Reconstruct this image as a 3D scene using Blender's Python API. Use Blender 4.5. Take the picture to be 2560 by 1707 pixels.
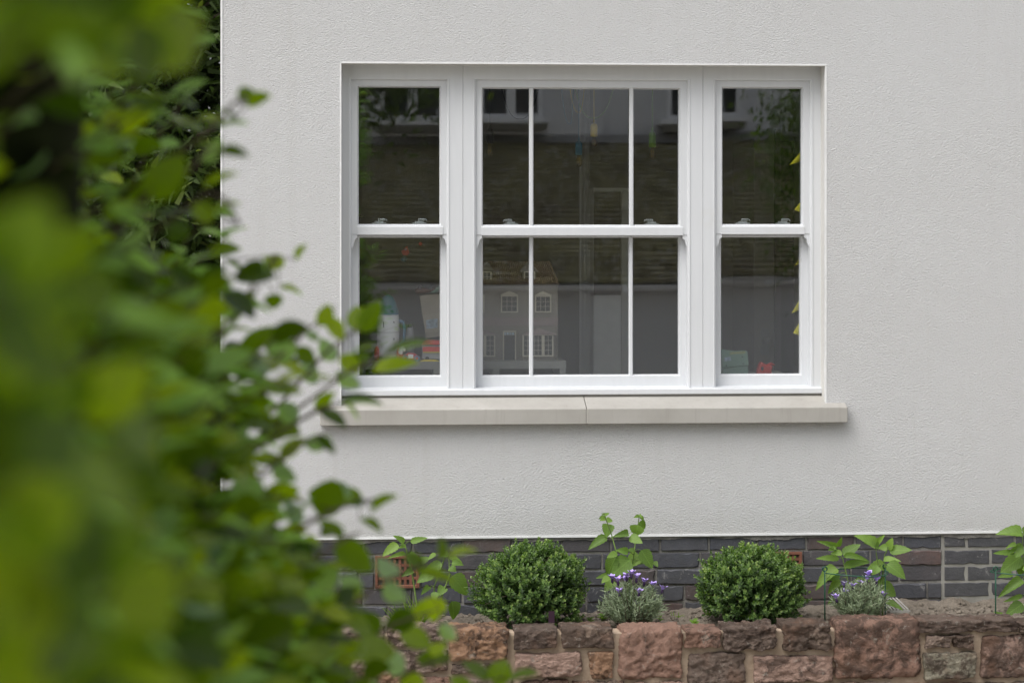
import bpy, math, random
import numpy as np
from mathutils import Vector, Matrix, noise as mnoise

R = math.radians
random.seed(7)
rng = np.random.default_rng(7)
for o in list(bpy.data.objects):
    bpy.data.objects.remove(o)
scene = bpy.context.scene
COL = scene.collection

# ------------------------------------------------------------------ camera
F = 5120.0                      # focal length in photo pixels (72 mm on 36 mm, 2560 px)
HZ = 569.0                      # horizon row in the photo
TH = math.atan(F / 77100.0)     # yaw of the camera against the wall's normal
CY, CZ = -9.32, 2.15            # camera stands 9.32 m in front of the wall
cam_d = bpy.data.cameras.new('camera')
cam = bpy.data.objects.new('camera', cam_d)
COL.objects.link(cam)
cam.location = (0, CY, CZ)
cam.rotation_euler = (R(90), 0, -TH)
cam_d.sensor_width = 36
cam_d.lens = 72
cam_d.shift_y = -(853.5 - HZ) / 2560
cam_d.clip_start = 0.05
cam_d.clip_end = 3000
cam_d.dof.use_dof = True
cam_d.dof.focus_distance = 9.3
cam_d.dof.aperture_fstop = 3.5
cam_d.dof.aperture_blades = 9
scene.camera = cam

# ------------------------------------------------------------------ sky and sun (bright overcast)
SUN_EL, SUN_AZ = R(58), R(-48)   # azimuth measured from -y (towards the camera side), minus = left
world = bpy.data.worlds.new('World')
scene.world = world
world.use_nodes = True
wn = world.node_tree
wn.nodes.clear()
sky = wn.nodes.new('ShaderNodeTexSky')
sky.sky_type = 'NISHITA'
sky.sun_disc = False
sky.sun_elevation = SUN_EL
sdir = Vector((math.sin(SUN_AZ) * math.cos(SUN_EL), -math.cos(SUN_AZ) * math.cos(SUN_EL), math.sin(SUN_EL)))
sky.sun_rotation = math.atan2(sdir.x, sdir.y)
sky.air_density = 1.0
sky.dust_density = 4.0
sky.ozone_density = 1.0
hs = wn.nodes.new('ShaderNodeHueSaturation')
hs.inputs['Saturation'].default_value = 0.32
bg = wn.nodes.new('ShaderNodeBackground')
bg.inputs['Strength'].default_value = 0.15
wo = wn.nodes.new('ShaderNodeOutputWorld')
wn.links.new(sky.outputs[0], hs.inputs['Color'])
wn.links.new(hs.outputs[0], bg.inputs[0])
wn.links.new(bg.outputs[0], wo.inputs[0])
sun_d = bpy.data.lights.new('sun', 'SUN')
sun_d.energy = 1.2
sun_d.angle = R(48)
sun_d.color = (1.0, 0.985, 0.965)
sun = bpy.data.objects.new('sun', sun_d)
COL.objects.link(sun)
sun.rotation_euler = (-sdir).to_track_quat('-Z', 'Y').to_euler()
sun.location = sdir * 30
scene.view_settings.view_transform = 'Standard'
scene.view_settings.look = 'None'
scene.view_settings.gamma = 1
scene.view_settings.use_curve_mapping = False
scene.view_settings.exposure = 0.57
scene.render.engine = 'CYCLES'
scene.cycles.use_denoising = True
scene.cycles.max_bounces = 8
scene.cycles.diffuse_bounces = 4
scene.cycles.glossy_bounces = 3
scene.cycles.transparent_max_bounces = 16
scene.cycles.sample_clamp_indirect = 6

# ------------------------------------------------------------------ geometry helpers
CT, ST = math.cos(TH), math.sin(TH)


def ray(u, v):
    xc, zc = (u - 1280) / F, -(v - HZ) / F
    return Vector((xc * CT + ST, -xc * ST + CT, zc))


def P(u, v, y):
    """photo pixel -> point on the plane at world y"""
    r = ray(u, v)
    t = (y - CY) / r.y
    return Vector((r.x * t, y, CZ + r.z * t))


def PD(u, v, d):
    """photo pixel -> point at depth d along the lens axis"""
    r = ray(u, v)
    return Vector((r.x * d, CY + r.y * d, CZ + r.z * d))


def proj(p):
    dx, dy, dz = p[0], p[1] - CY, p[2] - CZ
    d = dx * ST + dy * CT
    xc = dx * CT - dy * ST
    return 1280 + F * xc / d, HZ - F * dz / d, d


YG = 0.15


def RF(u, v, y):
    """pixel of a mirror image in the glass -> the real point on plane y in front of the house"""
    p = P(u, v, 2 * YG - y)
    return Vector((p.x, y, p.z))


class MB:
    def __init__(s):
        s.v, s.f, s.m = [], [], []

    def add(s, vs, fs, m=0):
        k = len(s.v)
        s.v += [tuple(p) for p in vs]
        s.f += [tuple(i + k for i in f) for f in fs]
        s.m += [m] * len(fs)
        return s

    def box(s, x0, x1, y0, y1, z0, z1, m=0):
        x0, x1 = min(x0, x1), max(x0, x1); y0, y1 = min(y0, y1), max(y0, y1); z0, z1 = min(z0, z1), max(z0, z1)
        return s.add([(x0, y0, z0), (x1, y0, z0), (x1, y1, z0), (x0, y1, z0), (x0, y0, z1), (x1, y0, z1), (x1, y1, z1), (x0, y1, z1)],
                     [(0, 3, 2, 1), (4, 5, 6, 7), (0, 1, 5, 4), (1, 2, 6, 5), (2, 3, 7, 6), (3, 0, 4, 7)], m)

    def prism(s, poly, y0, y1, m=0):
        """poly in (x, z), counter-clockwise seen from -y"""
        n = len(poly)
        vs = [(x, y0, z) for x, z in poly] + [(x, y1, z) for x, z in poly]
        fs = [tuple(range(n)), tuple(range(2 * n - 1, n - 1, -1))]
        fs += [(i, i + n, (i + 1) % n + n, (i + 1) % n) for i in range(n)]
        return s.add(vs, fs, m)

    def sweepx(s, prof, x0, x1, m=0):
        """prof in (y, z), swept along x"""
        n = len(prof)
        vs = [(x0, y, z) for y, z in prof] + [(x1, y, z) for y, z in prof]
        fs = [tuple(range(n)), tuple(range(2 * n - 1, n - 1, -1))]
        fs += [(i, i + n, (i + 1) % n + n, (i + 1) % n) for i in range(n)]
        return s.add(vs, fs, m)

    def tube(s, pts, r, n=6, m=0):
        pts = [Vector(p) for p in pts]
        rs = r if isinstance(r, (list, tuple)) else [r] * len(pts)
        vs = []
        up = Vector((0.13, 0.21, 0.97))
        for i, p in enumerate(pts):
            d = (pts[min(i + 1, len(pts) - 1)] - pts[max(i - 1, 0)]).normalized()
            a = d.cross(up)
            a = a.normalized() if a.length > 1e-4 else d.cross(Vector((1, 0, 0))).normalized()
            b = d.cross(a)
            for k in range(n):
                t = 2 * math.pi * k / n
                vs.append(p + (a * math.cos(t) + b * math.sin(t)) * rs[i])
        fs = []
        for i in range(len(pts) - 1):
            for k in range(n):
                fs.append((i * n + k, i * n + (k + 1) % n, (i + 1) * n + (k + 1) % n, (i + 1) * n + k))
        fs += [tuple(range(n - 1, -1, -1)), tuple(range((len(pts) - 1) * n, len(pts) * n))]
        return s.add(vs, fs, m)

    def lathe(s, prof, c, n=16, m=0, sx=1, sy=1):
        vs, fs = [], []
        for r_, z in prof:
            for k in range(n):
                t = 2 * math.pi * k / n
                vs.append((c[0] + r_ * math.cos(t) * sx, c[1] + r_ * math.sin(t) * sy, c[2] + z))
        for i in range(len(prof) - 1):
            for k in range(n):
                fs.append((i * n + k, i * n + (k + 1) % n, (i + 1) * n + (k + 1) % n, (i + 1) * n + k))
        fs += [tuple(range(n - 1, -1, -1)), tuple(range((len(prof) - 1) * n, len(prof) * n))]
        return s.add(vs, fs, m)

    def ball(s, c, r, n=12, m=0, sx=1, sy=1, sz=1):
        prof = [(r * math.sin(math.pi * i / n), -r * sz * math.cos(math.pi * i / n)) for i in range(n + 1)]
        prof[0] = (r * .02, prof[0][1]); prof[-1] = (r * .02, prof[-1][1])
        return s.lathe(prof, c, n + 4, m, sx, sy)

    def ring(s, o, i, y0, y1, bead=0.0, yb=None, m=0):
        """rectangular frame: o, i = (x0, x1, z0, z1) outer and inner; bead slopes back to yb at the inner edge"""
        ib = (i[0] - bead, i[1] + bead, i[2] - bead, i[3] + bead)
        yb = y0 if yb is None else yb
        q = lambda r_, y: [(r_[0], y, r_[2]), (r_[1], y, r_[2]), (r_[1], y, r_[3]), (r_[0], y, r_[3])]
        loops = [q(o, y1), q(o, y0), q(ib, y0), q(i, yb), q(i, y1)]
        vs = sum(loops, [])
        fs = []
        for a in range(5):
            b = (a + 1) % 5
            for k in range(4):
                k2 = (k + 1) % 4
                fs.append((a * 4 + k, b * 4 + k, b * 4 + k2, a * 4 + k2)[::-1])
        return s.add(vs, fs, m)

    def mesh(s, name, mats, smooth=False):
        me = bpy.data.meshes.new(name)
        me.from_pydata(s.v, [], s.f)
        for mm in (mats if isinstance(mats, (list, tuple)) else [mats]):
            me.materials.append(mm)
        if any(s.m):
            me.polygons.foreach_set('material_index', s.m)
        if smooth:
            me.polygons.foreach_set('use_smooth', [True] * len(s.f))
        me.update()
        return me

    def build(s, name, mats, parent=None, smooth=False):
        return link(name, s.mesh(name, mats, smooth), parent)


def link(name, data, parent=None):
    o = bpy.data.objects.new(name, data)
    COL.objects.link(o)
    if parent is not None:
        o.parent = parent
        w = parent.matrix_basis.copy() if parent.parent is None else parent.parent.matrix_basis @ parent.matrix_parent_inverse @ parent.matrix_basis
        o.matrix_parent_inverse = w.inverted()
    return o


def tag(o, label=None, cat=None, group=None, kind=None):
    if label: o['label'] = label
    if cat: o['category'] = cat
    if group: o['group'] = group
    if kind: o['kind'] = kind
    return o


def thing(name, loc, label, cat, group=None):
    o = bpy.data.objects.new(name, None)
    o.empty_display_size = 0.1
    COL.objects.link(o)
    o.location = loc
    return tag(o, label, cat, group)


def soft(o, w=0.002, seg=2):
    b = o.modifiers.new('bevel', 'BEVEL')
    b.width = w; b.segments = seg; b.limit_method = 'ANGLE'; b.angle_limit = R(40)
    return o


def fbm(p, o=4):
    return mnoise.fractal(Vector(p), 1.0, 2.0, o)


# ------------------------------------------------------------------ materials
class NT:
    def __init__(s, name):
        s.mat = bpy.data.materials.new(name)
        s.mat.use_nodes = True
        s.n = s.mat.node_tree.nodes
        s.l = s.mat.node_tree.links
        s.b = s.n['Principled BSDF']
        s.out = s.n['Material Output']

    def node(s, t, **kw):
        nd = s.n.new(t)
        for k, v in kw.items():
            if hasattr(nd, k): setattr(nd, k, v)
            else: nd.inputs[k.replace('_', ' ')].default_value = v
        return nd

    def coord(s, scale=(1, 1, 1), out='Object'):
        tc = s.node('ShaderNodeTexCoord')
        mp = s.node('ShaderNodeMapping')
        mp.inputs['Scale'].default_value = scale
        s.l.new(tc.outputs[out], mp.inputs[0])
        return mp.outputs[0]

    def noise(s, co, scale, detail=4, rough=.55, dist=0.0):
        nd = s.node('ShaderNodeTexNoise')
        nd.inputs['Scale'].default_value = scale
        nd.inputs['Detail'].default_value = detail
        nd.inputs['Roughness'].default_value = rough
        nd.inputs['Distortion'].default_value = dist
        if co is not None: s.l.new(co, nd.inputs['Vector'])
        return nd.outputs['Fac']

    def ramp(s, fac, stops):
        nd = s.node('ShaderNodeValToRGB')
        e = nd.color_ramp.elements
        while len(e) < len(stops): e.new(.5)
        for el, (p, c) in zip(e, stops):
            el.position = p
            el.color = (*c, 1) if len(c) == 3 else c
        s.l.new(fac, nd.inputs[0])
        return nd.outputs['Color']

    def mix(s, fac, a, b, mode='MIX'):
        nd = s.node('ShaderNodeMix', data_type='RGBA', blend_type=mode)
        for sock, val in ((nd.inputs[0], fac), (nd.inputs[6], a), (nd.inputs[7], b)):
            if isinstance(val, (int, float)): sock.default_value = val
            elif isinstance(val, tuple): sock.default_value = (*val, 1)
            else: s.l.new(val, sock)
        return nd.outputs[2]

    def math(s, op, a, b=0.0):
        nd = s.node('ShaderNodeMath', operation=op)
        for sock, val in ((nd.inputs[0], a), (nd.inputs[1], b)):
            if isinstance(val, (int, float)): sock.default_value = val
            else: s.l.new(val, sock)
        return nd.outputs[0]

    def bump(s, h, strength=.4, dist=.01, prev=None):
        nd = s.node('ShaderNodeBump')
        nd.inputs['Strength'].default_value = strength
        nd.inputs['Distance'].default_value = dist
        s.l.new(h, nd.inputs['Height'])
        if prev is not None: s.l.new(prev, nd.inputs['Normal'])
        s.l.new(nd.outputs[0], s.b.inputs['Normal'])
        return nd.outputs[0]

    def set(s, col=None, rough=None, spec=None, **kw):
        if col is not None:
            if isinstance(col, tuple): s.b.inputs['Base Color'].default_value = (*col, 1)
            else: s.l.new(col, s.b.inputs['Base Color'])
        if rough is not None:
            if isinstance(rough, (int, float)): s.b.inputs['Roughness'].default_value = rough
            else: s.l.new(rough, s.b.inputs['Roughness'])
        if spec is not None: s.b.inputs['Specular IOR Level'].default_value = spec
        for k, v in kw.items(): s.b.inputs[k].default_value = v
        return s


MAT = {}


def plain(name, col, rough=.5, spec=.5, var=.08, scale=20, bump=0.0, metal=0.0):
    t = NT(name)
    co = t.coord()
    n = t.noise(co, scale, 3)
    lo = tuple(c * (1 - var) for c in col); hi = tuple(min(1, c * (1 + var)) for c in col)
    t.set(t.ramp(n, [(.3, lo), (.7, hi)]), rough, spec, Metallic=metal)
    if bump: t.bump(n, bump, .004)
    MAT[name] = t.mat
    return t.mat


ZB_NUM = .735
# textured white wall render
t = NT('white_render')
co = t.coord((1, 1, 1))
cs = t.coord((1.0, 1.0, 1.45))
cs.node.inputs['Rotation'].default_value = (0, R(-24), 0)
big = t.noise(co, .9, 4, .6)
mid = t.noise(co, 7, 4, .6)
tooth = t.noise(cs, 108, 4, .66, .15)
fine = t.noise(co, 240, 2, .6)
c = t.ramp(big, [(.3, (.675, .676, .675)), (.7, (.71, .718, .725))])
c = t.mix(t.math('MULTIPLY', mid, .22), c, (.62, .61, .60))
grain = t.noise(co, 130, 3, .7)
c = t.mix(t.ramp(grain, [(.42, (0, 0, 0)), (.62, (.6, .6, .6))]), c, (.63, .628, .62))
sx = t.node('ShaderNodeSeparateXYZ'); t.l.new(co, sx.inputs[0])
low = t.math('MULTIPLY', t.math('MAXIMUM', t.math('SUBTRACT', 1.0, t.math('MULTIPLY', t.math('SUBTRACT', sx.outputs['Z'], ZB_NUM), 7.0)), 0.0), t.noise(co, 12, 5, .7))
c = t.mix(t.math('MULTIPLY', low, .45), c, (.44, .42, .38))
streak = t.noise(t.coord((9, 9, .35)), 1.6, 5, .6)
c = t.mix(t.ramp(streak, [(.56, (0, 0, 0)), (.75, (.22, .22, .22))]), c, (.56, .55, .52))
t.set(c, .92, .15)
h = t.math('ADD', tooth, t.math('MULTIPLY', fine, .22))
t.bump(h, .95, .0125)
MAT['render'] = t.mat

# painted timber of the window
t = NT('white_window_paint')
co = t.coord()
n = t.noise(t.coord((1, 1, .12)), 40, 3)
d = t.noise(co, 3.2, 5, .65)
c = t.ramp(n, [(.3, (.635, .65, .668)), (.7, (.66, .675, .693))])
c = t.mix(t.ramp(d, [(.60, (0, 0, 0)), (.78, (.35, .35, .35))]), c, (.57, .55, .49))
t.set(c, .36, .4)
t.bump(n, .05, .002)
MAT['paint'] = t.mat

# reveal and bead, smoother render
plain('reveal_render', (.64, .63, .60), .85, .2, .05, 60, .25)

# stone sill
t = NT('sandstone_sill')
co = t.coord()
n1 = t.noise(co, 5, 5, .6); n2 = t.noise(co, 260, 2, .6)
c = t.ramp(n1, [(.3, (.37, .355, .325)), (.7, (.445, .43, .40))])
c = t.mix(t.math('MULTIPLY', n2, .3), c, (.33, .315, .285))
st_ = t.noise(t.coord((14, 14, 1)), 2.2, 5, .65)
c = t.mix(t.ramp(st_, [(.55, (0, 0, 0)), (.75, (.4, .4, .4))]), c, (.27, .255, .22))
t.set(c, .85, .2); t.bump(n2, .25, .003)
MAT['sill'] = t.mat

# plinth brick: per-brick colour from the object, soot, bloom and splashes
t = NT('engineering_brick')
oi = t.node('ShaderNodeObjectInfo')
tc = t.node('ShaderNodeTexCoord')
geo = t.node('ShaderNodeNewGeometry')
pos = geo.outputs['Position']
n1 = t.noise(pos, 9, 5, .65); n2 = t.noise(pos, 60, 4, .7); n3 = t.noise(pos, 17, 6, .8, .8)
c = t.mix(t.ramp(n1, [(.38, (0, 0, 0)), (.66, (.75, .75, .75))]), oi.outputs['Color'], (.045, .045, .052))
c = t.mix(t.math('MULTIPLY', n2, .55), c, (.12, .115, .115))
c = t.mix(t.ramp(n3, [(.59, (0, 0, 0)), (.70, (.55, .55, .55))]), c, (.45, .44, .42))
t.set(c, t.math('ADD', t.math('MULTIPLY', n2, .3), .42), .4)
t.bump(t.math('ADD', n2, n1), .5, .006)
MAT['brick'] = t.mat

t = NT('brick_mortar')
n1 = t.noise(t.coord(), 14, 5, .7); n2 = t.noise(t.coord(), 160, 3)
t.set(t.ramp(n1, [(.3, (.13, .125, .115)), (.5, (.21, .20, .185)), (.72, (.33, .315, .29))]), .95, .1)
t.bump(n2, .6, .006)
MAT['mortar'] = t.mat

plain('terracotta', (.19, .082, .055), .8, .2, .22, 50, .3)
plain('void_shade_black', (.012, .012, .012), .9, .1)

# garden wall stones: colour from the object, dark weathering, pale lichen, rusty patches
t = NT('red_sandstone')
oi = t.node('ShaderNodeObjectInfo')
geo = t.node('ShaderNodeNewGeometry')
pos = geo.outputs['Position']
n1 = t.noise(pos, 13, 8, .68, .5); n2 = t.noise(pos, 70, 6, .78); n3 = t.noise(pos, 22, 6, .75, .9); n4 = t.noise(pos, 6, 3, .6)
bw = t.noise(t.coord((5, 5, 60)), 3, 4, .6)
n1s = t.math('ADD', n1, t.math('MULTIPLY', t.math('SUBTRACT', oi.outputs['Random'], .5), .26))
c = t.mix(t.ramp(n1s, [(.47, (0, 0, 0)), (.56, (.80, .80, .80))]), oi.outputs['Color'], (.070, .052, .044))
c = t.mix(t.ramp(n4, [(.54, (0, 0, 0)), (.66, (.45, .45, .45))]), c, (.31, .17, .11))
c = t.mix(t.math('MULTIPLY', n2, .42), c, (.15, .10, .075))
c = t.mix(t.ramp(bw, [(.45, (0, 0, 0)), (.7, (.22, .22, .22))]), c, (.30, .20, .15))
c = t.mix(t.ramp(n3, [(.585, (0, 0, 0)), (.66, (.62, .62, .62))]), c, (.46, .42, .36))
t.set(c, .92, .15)
b = t.bump(t.math('ADD', n2, t.math('MULTIPLY', n1, 1.5)), 1.0, .024)
MAT['stone'] = t.mat

t = NT('sandy_mortar')
n1 = t.noise(t.coord(), 9, 5, .65); n2 = t.noise(t.coord(), 190, 3, .7)
c = t.ramp(n1, [(.3, (.38, .29, .21)), (.7, (.54, .43, .33))])
t.set(t.mix(t.math('MULTIPLY', n2, .35), c, (.24, .18, .135)), .95, .1)
t.bump(t.math('ADD', n1, n2), .5, .008)
MAT['sandmortar'] = t.mat

t = NT('garden_soil')
n1 = t.noise(t.coord(), 20, 6, .75); n2 = t.noise(t.coord(), 120, 4, .7)
c = t.ramp(n1, [(.3, (.20, .17, .135)), (.55, (.32, .275, .225)), (.75, (.42, .37, .31))])
t.set(t.mix(t.math('MULTIPLY', n2, .4), c, (.16, .13, .105)), .95, .1)
t.bump(t.math('ADD', n1, n2), .9, .02)
MAT['soil'] = t.mat

t = NT('gravel_ground')
n1 = t.noise(t.coord(), 30, 6, .7)
t.set(t.ramp(n1, [(.3, (.25, .225, .19)), (.7, (.38, .35, .31))]), .95, .1)
t.bump(n1, .6, .02)
MAT['lawn'] = t.mat


def leafmat(name, dark, light, yellow=None, rough=.38, trans=.35, spec=.5, tcol=None, attr=False, under=None, veins=False):
    """leaf: colour varies per leaf (object random or the mesh attribute tone)"""
    t = NT(name)
    if attr:
        a = t.node('ShaderNodeAttribute', attribute_name='tone')
        f = a.outputs['Fac']
    else:
        f = t.node('ShaderNodeObjectInfo').outputs['Random']
    stops = [(0, dark), (.6, light)] + ([(1, yellow)] if yellow else [])
    c = t.ramp(f, stops)
    n = t.noise(t.coord((1, 1, 1)), 35, 3)
    c = t.mix(t.math('MULTIPLY', n, .30), c, tuple(x * .6 for x in dark))
    if under:
        c = t.mix(t.node('ShaderNodeNewGeometry').outputs['Backfacing'], c, under)  # pale underside, its colour also stands in for sky glints
    if veins:
        sp = t.node('ShaderNodeSeparateXYZ'); t.l.new(t.coord(), sp.inputs[0])
        ax = t.math('ABSOLUTE', sp.outputs['X'])
        wv = t.math('SINE', t.math('MULTIPLY', t.math('SUBTRACT', sp.outputs['Y'], t.math('MULTIPLY', ax, .9)), 44.0))
        lat = t.math('POWER', t.math('MAXIMUM', wv, 0.0), 4.0)
        mid_r = t.math('MAXIMUM', t.math('SUBTRACT', 1.0, t.math('MULTIPLY', ax, 28.0)), 0.0)
        vn = t.math('MAXIMUM', t.math('MULTIPLY', lat, .45), mid_r)
        c = t.mix(t.math('MULTIPLY', vn, .55), c, tuple(min(1, x * 1.5) for x in light))
        blot = t.noise(t.coord(), 3.5, 4, .7)
        c = t.mix(t.ramp(blot, [(.5, (0, 0, 0)), (.75, (.55, .55, .55))]), c, tuple(x * .62 for x in dark))
    t.set(c, rough, spec)
    tr = t.node('ShaderNodeBsdfTranslucent')
    tint = t.mix(1.0, c, tcol or (1.0, 1.25, .30), 'MULTIPLY')
    t.l.new(t.mix(1.0, tint, (1.9, 1.9, 1.9), 'MULTIPLY'), tr.inputs['Color'])
    mx = t.node('ShaderNodeMixShader')
    mx.inputs[0].default_value = trans
    t.l.new(t.b.outputs[0], mx.inputs[1]); t.l.new(tr.outputs[0], mx.inputs[2])
    t.l.new(mx.outputs[0], t.out.inputs[0])
    t.bump(n, .25, .004)
    MAT[name] = t.mat
    return t.mat


HD, HL, HY = (.048, .080, .003), (.20, .265, .008), (.43, .48, .012)
leafmat('hedge_leaf', (.055, .095, .005), (.20, .27, .012), (.42, .48, .016), .20, .52, .55, under=(.30, .39, .27))
leafmat('hedge_leaf_mass', HD, HL, HY, .22, .5, .42, attr=True, under=(.27, .36, .24))
leafmat('mallow_leaf', (.11, .19, .035), (.17, .28, .055), (.24, .36, .08), .5, .35, .4, (1, 1.15, .35), veins=True)
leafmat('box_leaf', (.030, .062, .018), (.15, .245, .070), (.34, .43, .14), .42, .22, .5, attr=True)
leafmat('lavender_leaf', (.14, .18, .11), (.27, .33, .21), (.40, .46, .31), .7, .15, .2, (1, 1.1, .7), attr=True)
leafmat('conifer_leaf', (.018, .034, .008), (.06, .095, .020), (.17, .20, .045), .6, .2, .3, attr=True)
leafmat('birch_leaf', (.05, .08, .015), (.09, .14, .03), (.15, .18, .04), .5, .35, .4, attr=True)
leafmat('grass_blade', (.10, .17, .03), (.16, .24, .05), (.25, .30, .08), .5, .3, .3, attr=True)
plain('bark', (.055, .042, .03), .9, .2, .35, 30, .5)
plain('twig_bark', (.11, .085, .05), .8, .2, .3, 40, .3)
plain('green_stem', (.16, .24, .06), .6, .3, .15, 30)
plain('woody_stem', (.13, .10, .075), .85, .2, .25, 60, .3)
plain('flower_dark', (.035, .018, .055), .7, .2, .3, 200)
plain('flower_purple', (.48, .36, .78), .6, .2, .2, 90)
plain('green_wire', (.012, .075, .04), .4, .5, .1, 40)
plain('steel', (.50, .53, .55), .3, .5, .06, 60, 0, .6)
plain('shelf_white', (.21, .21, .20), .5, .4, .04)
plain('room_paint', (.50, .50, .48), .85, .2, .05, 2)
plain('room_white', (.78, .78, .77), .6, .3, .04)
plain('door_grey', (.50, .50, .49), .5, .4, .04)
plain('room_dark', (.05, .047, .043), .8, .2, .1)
plain('wood_floor', (.34, .24, .16), .5, .4, .2, 6)
plain('toy_white', (.88, .89, .90), .35, .5, .03)
plain('toy_grey', (.38, .39, .41), .4, .5, .05)
plain('toy_teal', (.030, .16, .20), .35, .5, .08)
plain('toy_blue', (.07, .20, .36), .4, .5, .08)
plain('toy_red', (.60, .045, .035), .35, .5, .08)
plain('toy_yellow', (.72, .58, .06), .45, .4, .08)
plain('toy_black', (.02, .02, .022), .4, .5, .1)
plain('toy_brown', (.12, .06, .045), .6, .3, .2)
plain('toy_green', (.20, .33, .27), .5, .4, .08)
plain('toy_cream', (.44, .41, .34), .6, .3, .06)
plain('cardboard', (.40, .36, .30), .8, .2, .08)
plain('print_blue', (.36, .46, .56), .6, .3, .35, 90)
plain('dollhouse_wall', (.185, .17, .145), .7, .3, .05)
plain('dollhouse_band', (.22, .175, .17), .7, .3, .08, 80)
plain('dollhouse_glass', (.05, .05, .055), .2, .5, .1)
plain('dollhouse_roof', (.10, .065, .04), .85, .2, .25, 40)
plain('flag_yellow', (.85, .78, .06), .7, .2, .1, 30)
plain('cord_purple', (.20, .03, .09), .7, .2)
plain('cord_black', (.02, .02, .022), .6, .3)
plain('cord_blue', (.03, .19, .30), .6, .3)
plain('cord_yellow', (.75, .56, .05), .6, .3)
plain('cord_green', (.20, .42, .04), .6, .3)
plain('plum_label', (.045, .02, .035), .5, .4)
plain('pale_plastic', (.40, .38, .35), .5, .4, .1)
plain('neighbour_render', (.80, .80, .80), .9, .2, .03, 2)
plain('gutter_white', (.82, .82, .82), .3, .5, .04)
plain('lead', (.29, .285, .27), .7, .3, .2, 5)
plain('window_dark', (.03, .035, .04), .12, .5, .1)

t = NT('mossy_roof_tile')
n1 = t.noise(t.coord(), 1.5, 5, .7); n2 = t.noise(t.coord((1, 1, 1)), 13, 5, .75)
c = t.ramp(n1, [(.3, (.15, .125, .09)), (.5, (.24, .22, .12)), (.7, (.32, .29, .15))])
c = t.mix(t.ramp(n2, [(.53, (0, 0, 0)), (.62, (.8, .8, .8))]), c, (.52, .51, .47))
t.set(c, .9, .2); t.bump(n2, .5, .03)
MAT['roof_tile'] = t.mat

# window glass: one face of a sealed unit; clear, mirrors by its real angle
def clear_glass(name, f0, tint, rough=0.0):
    """clear pane face: Schlick reflection, the same from either side"""
    t = NT(name)
    g_ = t.node('ShaderNodeNewGeometry')
    dt = t.node('ShaderNodeVectorMath', operation='DOT_PRODUCT')
    t.l.new(g_.outputs['Incoming'], dt.inputs[0]); t.l.new(g_.outputs['Normal'], dt.inputs[1])
    c_ = t.math('SUBTRACT', 1.0, t.math('ABSOLUTE', dt.outputs['Value']))
    f_ = t.math('ADD', t.math('MULTIPLY', t.math('POWER', c_, 5.0), 1 - f0), f0)
    gl = t.node('ShaderNodeBsdfGlossy'); gl.inputs['Roughness'].default_value = rough
    gl.inputs['Color'].default_value = (.96, .97, 1, 1)
    trn = t.node('ShaderNodeBsdfTransparent'); trn.inputs['Color'].default_value = (*tint, 1)
    mx = t.node('ShaderNodeMixShader')
    t.l.new(f_, mx.inputs[0]); t.l.new(trn.outputs[0], mx.inputs[1]); t.l.new(gl.outputs[0], mx.inputs[2])
    t.l.new(mx.outputs[0], t.out.inputs[0])
    return t.mat


MAT['glass'] = clear_glass('window_glass', .142, (.97, .98, .975))
MAT['bulb'] = clear_glass('bulb_glass', .05, (.85, .74, .52), .03)

# ------------------------------------------------------------------ ground
g = MB()
ys = [-3000, -300, -60, -24, -18, -16, -15, -14, -13.2, -12.4, -11.6, -10.8, -9, -5, -1.5, 0, 20, 80, 400, 3000]
xs = [-3000, -400, -80, -30, -10, -4, 0, 4, 10, 30, 80, 400, 3000]
for y in ys:
    z = 0.0 if y >= -10.8 else max(-1.1, (y + 10.8) * .46)
    g.add([(x, y, z) for x in xs], [])
for j in range(len(ys) - 1):
    for i in range(len(xs) - 1):
        a = j * len(xs) + i
        g.f.append((a, a + 1, a + len(xs) + 1, a + len(xs)))
        g.m.append(0)
tag(g.build('ground', MAT['lawn']), kind='structure')

# soil of the raised bed
soil_z = lambda x, y: .384 + .013 * max(0, x - .6) + .012 * fbm((x * 2.2, y * 2.2, 3)) + .016 * fbm((x * 11, y * 11, 1)) + .010 * abs(fbm((x * 34, y * 34, 9)))
g = MB()
nx, ny = 460, 46
X0, X1 = -1.6, 3.6
for j in range(ny + 1):
    for i in range(nx + 1):
        x = X0 + (X1 - X0) * i / nx; y = -.72 + .76 * j / ny
        zz = soil_z(x, y) + (.03 * max(0, 1 - abs(y + .02) / .10) * (.5 + .5 * fbm((x * 3, 0, 5))) if x > 1.9 else 0)
        g.v.append((x, y, zz))
for j in range(ny):
    for i in range(nx):
        a = j * (nx + 1) + i
        g.f.append((a, a + 1, a + nx + 2, a + nx + 1)); g.m.append(0)
tag(g.build('garden_bed_soil', MAT['soil'], smooth=True), kind='structure')
# loose clods and crumbs on it
g = MB()
for k in range(900):
    x = random.uniform(.2, 3.3); y = random.uniform(-.35, -.01); r_ = random.uniform(.003, .011) * (1.3 if x > 2 else 1)
    c = (x, y, soil_z(x, y) + r_ * .35)
    g.ball(c, r_, 4, 0, random.uniform(.7, 1.3), random.uniform(.7, 1.3), random.uniform(.5, .9))
tag(g.build('soil_crumbs', MAT['soil'], smooth=True), 'loose brown crumbs of earth on the raised flower bed', 'soil', kind='stuff')

# ------------------------------------------------------------------ the house
XL = P(553, 700, 0).x
XR = 6.5
ZB = P(1900, 1335.5, 0).z               # foot of the render
ZT = 5.6
wx0, wx1 = P(852.5, 500, 0).x, P(2064, 500, 0).x
wz1 = P(1458, 161, 0).z
SFy = -.05                              # front of the stone sill
sz_front = P(1467, 1021.5, SFy).z
sz_bot = P(1467, 1060, SFy).z
wz0 = sz_front + .004
DEP = .12                               # depth of the reveal
house = thing('rendered_house', (XL, 0, 0), 'white rough-rendered house wall with dark brick plinth and triple sash window', 'house')

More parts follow.
